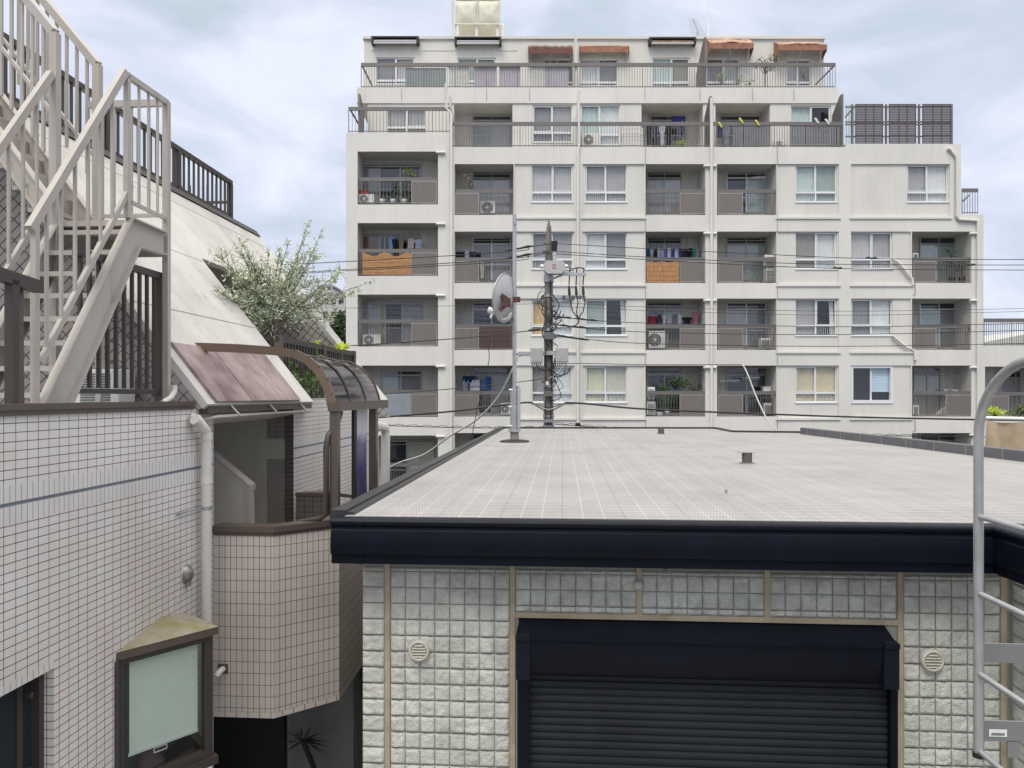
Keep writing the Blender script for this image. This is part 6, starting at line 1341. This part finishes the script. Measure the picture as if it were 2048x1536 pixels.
# brown picket fence between the slopes
aq = -3.3; b0_, b1_ = bA(555, aq), bA(707, aq); zt2 = ab(PA(556, 672, aq))[2]
t = thing('picket_fence', AB(aq, b0_, -.1), 'dark brown picket fence behind the curved canopy', 'fence')
mb = MB(); mb.abox(aq-.025, b0_, zt2-.07, aq+.025, b1_, zt2); mb.abox(aq-.02, b0_, -.06, aq+.02, b1_, .0); mb.build_each('rail', M['fence'], t)
mb = MB(); b_ = b0_+.1
while b_ < b1_: mb.abox(aq-.012, b_, -.06, aq+.012, b_+.05, zt2-.07); b_ += .105
mb.build('pickets', M['fence'], t)
for b_ in (b0_, (b0_+b1_)/2, b1_-.08): mb = MB(); mb.abox(aq-.04, b_, -.1, aq+.04, b_+.09, zt2+.01); mb.build('fence_post', M['brown'], t)
# climbing greenery at fence foot, lime plant on top
rn = random.Random(8); t = thing('climbing_plant', PA(635, 790, -3.2), 'green climber growing at the foot of the picket fence', 'plant'); mb = MB()
for k in range(22): leaves(mb, PA(rn.uniform(575, 652), rn.uniform(720, 800), -3.2), (.07, .12, .10), 26, .07, rn, wd=.4)
mb.build('foliage', M['green'], t); s = MB()
for k in range(8): x = 580+k*9; s.tube([PA(x, 810, -3.2), PA(x+4, 770, -3.2), PA(x+rn.uniform(-6, 6), 725, -3.2)], .004, 4)
s.build('stem', M['bark'], t)
def rosette(x, y, a_, lab, r=.13, n=12, m='lime'):
    c = PA(x, y, a_); t = thing('yellow_leaf_plant', c, lab, 'plant'); mb = MB(); rn = random.Random(int(x))
    for k in range(n):
        an = k/n*6.28+rn.uniform(-.2, .2); d = Vector((math.cos(an), .4*math.sin(an), math.sin(an)*.5+.5)).normalized()*r*rn.uniform(.8, 1.2); s = d.cross(Vector((0, 1, .3))).normalized()*r*.13; mb.face([c, c+d*.5+s+Vector((0, 0, .02)), c+d, c+d*.5-s+Vector((0, 0, .02))])
    mb.build('leaves', M[m], t); s = MB(); s.tube([c-ZV*.15, c], .008, 5); s.build('stem', M['green'], t)
rosette(684, 700, -3.2, 'yellow-green leaf rosette above the right part of the picket fence', .15, 13); rosette(634, 688, -3.2, 'small yellow-green leaf tuft above the middle of the picket fence', .07, 7)
# olive tree
rn = random.Random(21); aO = -3.75; ot = thing('olive_tree', PA(545, 740, aO), 'silvery green feathery olive tree growing between the white sloping walls', 'tree'); ot.location.z = H-.1
base = PA(545, 700, aO); base.z = H-.1; crot = PA(548, 655, aO)
tr = MB(); lf = MB(); lf2 = MB(); tr.tube([base, (base+crot)/2+Vector((.02, 0, 0)), crot], [.035, .03, .026], 8)
ends = [(612, 462, .1), (445, 520, 0), (470, 480, .2), (500, 520, -.2), (488, 560, -.3), (455, 590, -.2), (520, 500, .3), (560, 470+30, 0), (568, 480, .2), (600, 530, -.2), (615, 448, 0), (612, 500, .1), (650, 460, -.1), (640, 520, -.3), (665, 560, .1), (690, 545, -.2), (745, 562, 0), (715, 578, .2), (680, 600, -.3), (640, 600, .4), (520, 570, -.5), (560, 560, -.4), (600, 580, -.5), (540, 610, .4), (585, 620, -.5), (500, 610, -.3), (630, 625, -.4), (660, 640, 0), (560, 590, .5), (480, 630, -.1), (525, 640, -.5), (505, 540, .1), (575, 540, .3), (530, 545, -.2), (620, 555, .2), (590, 600, .3), (550, 640, -.6), (610, 640, -.6), (650, 585, -.1), (470, 600, .1), (495, 585, .3)]
for (x, y, o) in ends:
    e_ = PA(x, y, aO)+Vector((0, o, 0)); m1 = crot.lerp(e_, .45)+Vector((rn.uniform(-.06, .06), rn.uniform(-.06, .06), rn.uniform(.0, .12))); pth = smooth([crot, m1, e_], 8); n = len(pth)
    tr.tube(pth, [.014*(1-i/n)+.002 for i in range(n)], 5)
    thin = (y < 515 or x > 700); tw = 9 if not thin else 7
    for k in range(n*(3 if not thin else 2)):
        f = rn.uniform(.28, 1) ; pt = pth[min(n-1, int(f*n))]; d = (e_-crot).normalized()*.7+Vector((rn.gauss(0, .55), rn.gauss(0, .5), rn.gauss(.1, .5))); l = rn.uniform(.12, .34)*(1.1-f*.5)*(.55 if thin else 1.15)
        q = pt+d.normalized()*l; tr.tube([pt, q], [.0035, .0015], 3, False)
        for j in range(tw):
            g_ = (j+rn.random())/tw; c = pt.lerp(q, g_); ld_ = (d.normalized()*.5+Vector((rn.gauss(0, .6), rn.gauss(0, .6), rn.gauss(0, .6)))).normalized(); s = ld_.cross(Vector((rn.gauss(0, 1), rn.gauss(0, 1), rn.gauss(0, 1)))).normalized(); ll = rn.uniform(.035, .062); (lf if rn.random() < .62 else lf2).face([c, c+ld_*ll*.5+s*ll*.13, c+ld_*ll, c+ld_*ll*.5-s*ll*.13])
tr.build('branches', M['bark'], ot); lf.build('foliage', M['leaf'], ot); lf2.build('darker_foliage', M['leafd'], ot)  # second leaf mesh: darker leaves picked at random
tk_ = MB(); tk_.tube([base, base+Vector((.015, .01, .1))], [.045, .036], 8); tk_.build('trunk', M['bark'], ot)

# --- corner bay window
w1 = PA(232, 1306, aW); zE = w1.z-H; w2 = PZ(437, 1253, zE); w3 = AB(aW, bA(372, aW), zE)
bw = thing('bay_window', AB(aW, 5, -2.7), 'triangular bay window with mossy metal roof and pale roller blind', 'window')
f1 = PA(322, 1233, aW); f2 = PA(362, 1226, aW); th = .055
mb = MB(); tri = [w1, w2, w3]
for A__, B__, C__ in ((w1, w2, f1), ): pass
mb.face([w1, w2, f1]); mb.face([w2, f2, f1]); mb.face([w2, w3, f2]); mb.face([w1, w2, w3]); mb.build('bay_roof', M['moss'], bw)
mb = MB(); mb.prism([w1-ZV*th, w2-ZV*th, w3-ZV*th], ZV*(th-.004)); mb.build('roof_fascia', M['brown'], bw)
dd = (w2-w1).normalized(); nn = Vector((dd.y, -dd.x, 0)); g1 = w1+dd*.03-nn*.05; g2 = w2-dd*.06-nn*.05
zlo = -2.66-zE
mb = MB()
for p in (g1, g2): mb.bar(p-ZV*th, p+ZV*(zlo), .05, .06, up=dd)
mb.bar(g1+ZV*(zlo+.03)+dd*.0, g2+ZV*(zlo+.03), .06, .06); mb.bar(g1+ZV*(-th-.02), g2+ZV*(-th-.02), .04, .05); mb.bar(g2+ZV*(zlo+.03), w3-nn*0+ZV*(zlo+.03), .06, .06); mb.bar(w1+ZV*(-th), w1+ZV*zlo, .03, .03, up=dd)
fo = mb.build('bay_frame', M['fence'], bw)
mb = MB(); a, b2 = g1+dd*.03, g2-dd*.03; mb.face([a+ZV*zlo, b2+ZV*zlo, b2-ZV*(th+.03), a-ZV*(th+.03)]); a, b2 = g2, w3; mb.face([a+ZV*zlo, b2+ZV*zlo, b2-ZV*(th), a-ZV*(th)]); mb.build('pane', glass_mat('bay_glass', (.80, .86, .84), .08), bw)
mb = MB(); a, b2 = g1+dd*.032-nn*.03, g2-dd*.06-nn*.03
k = 46; hb = .66
def fb(u, v):
    x = a.lerp(b2, u); return x+ZV*(-th-.03-(hb+.0*u)*(1-v))-nn*(.0018*math.sin(v*k*math.pi*2))
mb.grid(fb, 2, k*4); bo = mb.build('roller_blind', mat('pale_green_blind', (.74, .78, .71), .8, var=.06, streak=.0), bw)
mb = MB(); mb.bar(a-ZV*(th+.03+hb), b2-ZV*(th+.03+hb), .014, .022); mb.build('blind_bar', M['alu'], bw)
mb = MB(); c = a.lerp(b2, .5)-ZV*(th+.03+hb+.02)
mb.bar(c-dd*.045, c+dd*.045, .006, .006); mb.bar(c-dd*.045-ZV*.03, c+dd*.045-ZV*.03, .006, .006); mb.bar(c-dd*.045, c-dd*.045-ZV*.03, .006, .006); mb.bar(c+dd*.045, c+dd*.045-ZV*.03, .006, .006); mb.build('pull_handle', M['white'], bw)
mb = MB(); mb.face([w1+ZV*zlo-nn*.3, w2+ZV*zlo-nn*.3, w3+ZV*zlo, AB(aW, ab(w1)[1], 0)+ZV*(zE+zlo)]); mb.face([AB(aW+.004, ab(w1)[1], zE+zlo), AB(aW+.004, ab(w3)[1], zE+zlo), AB(aW+.004, ab(w3)[1], zE), AB(aW+.004, ab(w1)[1], zE)]); mb.build('room_interior', M['dark'], bw)
# objects behind the blind on the bay sill
c = a.lerp(b2, .42)-nn*.10; c.z = H+zE+zlo+.03; mb = MB(); mb.revolve(c, ZV, [(0, .001), (0, .10), (.03, .11), (.10, .075), (.16, .06), (.17, .001)], 16); mb.build('dark_hat', mat('mauve_felt', (.10, .06, .065), .9, var=.3), label='dark mauve felt hat shape standing inside the bay window', cat='hat')
mb = MB(); mb.prism([w1+ZV*(zlo), w2+ZV*(zlo), w3+ZV*(zlo)], -ZV*.06); mb.build('bay_sill', M['fence'], bw)
mb = MB(); mb.prism([w1+ZV*(zlo-.061)+dd*.04, w2+ZV*(zlo-.061)-dd*.05, w3+ZV*(zlo-.061)], -ZV*.25); mb.build('bay_base', M['plaster'], bw)

# pipe with elbow on the tile wall
pp = thing('downpipe', AB(aW+.07, bC-.2, -3.4), 'pale downpipe with elbow on the corner of the tiled wall', 'pipe')
aPp = aW+.075; mb = MB(); e0 = ab(PA(391, 838, aW+.04)); 
pts = [AB(aW+.005, e0[1], e0[2]+.01), AB(aW+.05, e0[1]+.0, e0[2]), PA(400, 848, aPp), PA(411, 860, aPp), PA(413, 872, aPp)]; x = ab(PA(413, 872, aPp)); mb.tube(pts+[AB(aPp, x[1], -3.4)], .040, 16); mb.build('pipe_run', M['pipe'], pp)
mb = MB()
for y in (872, 960): z = ab(PA(413, y, aPp))[2]; mb.cyl(AB(aPp, x[1], z+.03), AB(aPp, x[1], z-.03), .044, 16)
for (xx, yy, x2, y2) in ((389, 838, 396, 843),): mb.cyl(PA(xx, yy, aPp-.01), PA(x2, y2, aPp), .044, 16)
mb.build_each('pipe_collar', M['pipe'], pp)
mb = MB(); z = ab(PA(413, 1015, aPp))[2]; mb.tube([AB(aW+.01, x[1]-.32, z), AB(aPp-.04, x[1]-.05, z)], .006, 6); mb.cyl(AB(aPp, x[1], z+.014), AB(aPp, x[1], z-.014), .0445, 16); mb.cyl(AB(aW+.0, x[1]-.32, z), AB(aW+.015, x[1]-.32, z), .015, 8); mb.build('pipe_clamp', M['galv'], pp)
# round vent hood on the wall
c = PA(372, 1146, aW); t = thing('vent_hood', c, 'round dull steel vent hood on the tiled wall beside the downpipe', 'vent'); mb = MB(); hn = U
def hood(u, v):
    an = u*2*math.pi; rr = math.sin(v*math.pi/2); return c+D*(.062*rr*math.cos(an))+ZV*(.068*rr*math.sin(an)+.0)+U*(.058*math.cos(v*math.pi/2)*(1-.35*math.sin(an)*rr))
mb.grid(hood, 24, 10); mb.build('hood_shell', mat('brushed_steel', (.30, .29, .28), .38, metal=.7), t); mb = MB(); mb.revolve(c-ZV*.01, U, [(0, .075), (.008, .07), (.009, .001)], 24); mb.build('wall_plate', M['galv'], t)
mb = MB(); mb.cyl(c-ZV*.055+U*.02, c-ZV*.10+U*.016, .022, 12); mb.build('outlet', M['grey'], t)
# stub pipe on the balcony face
c = PB(447, 1337, bC); mb = MB(); mb.tube([c, c-D*.06, c-D*.09-ZV*.03-U*.02], .024, 12); so = mb.build('overflow_pipe', M['white'], label='white stub pipe sticking out of the balcony tiles', cat='pipe'); mb = MB(); mb.box(c+Vector((-.045, -.012, -.04)), c+Vector((.04, -.001, .04))); mb.build('pipe_plate', M['brown'], so)
# alley below
mb = MB(); mb.abox(-9, bC+1.2, -H, -2.80, bC+1.3, zbt-.05); mb.build('shade_fill_wall', M['black'], label='added black wall standing in for deep shade under the tiled balcony', cat='wall')  # added wall, coloured black to stand in for shade below the balcony
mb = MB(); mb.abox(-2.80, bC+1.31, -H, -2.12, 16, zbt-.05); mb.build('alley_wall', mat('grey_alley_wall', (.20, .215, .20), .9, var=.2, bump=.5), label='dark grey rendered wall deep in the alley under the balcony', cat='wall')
mb = MB(); q_ = PB(705, 1392, bC+1.6); a_, b_, z_ = ab(q_); mb.abox(a_, b_, z_, a_+.16, b_+.4, z_+.22); mb.abox(a_+.02, b_-.05, z_+.22, a_+.2, b_+.4, z_+.30); mb.build('meter_cabinet', M['darkwall'], label='dark cabinet deep in the alley by the rock-face house', cat='cabinet')
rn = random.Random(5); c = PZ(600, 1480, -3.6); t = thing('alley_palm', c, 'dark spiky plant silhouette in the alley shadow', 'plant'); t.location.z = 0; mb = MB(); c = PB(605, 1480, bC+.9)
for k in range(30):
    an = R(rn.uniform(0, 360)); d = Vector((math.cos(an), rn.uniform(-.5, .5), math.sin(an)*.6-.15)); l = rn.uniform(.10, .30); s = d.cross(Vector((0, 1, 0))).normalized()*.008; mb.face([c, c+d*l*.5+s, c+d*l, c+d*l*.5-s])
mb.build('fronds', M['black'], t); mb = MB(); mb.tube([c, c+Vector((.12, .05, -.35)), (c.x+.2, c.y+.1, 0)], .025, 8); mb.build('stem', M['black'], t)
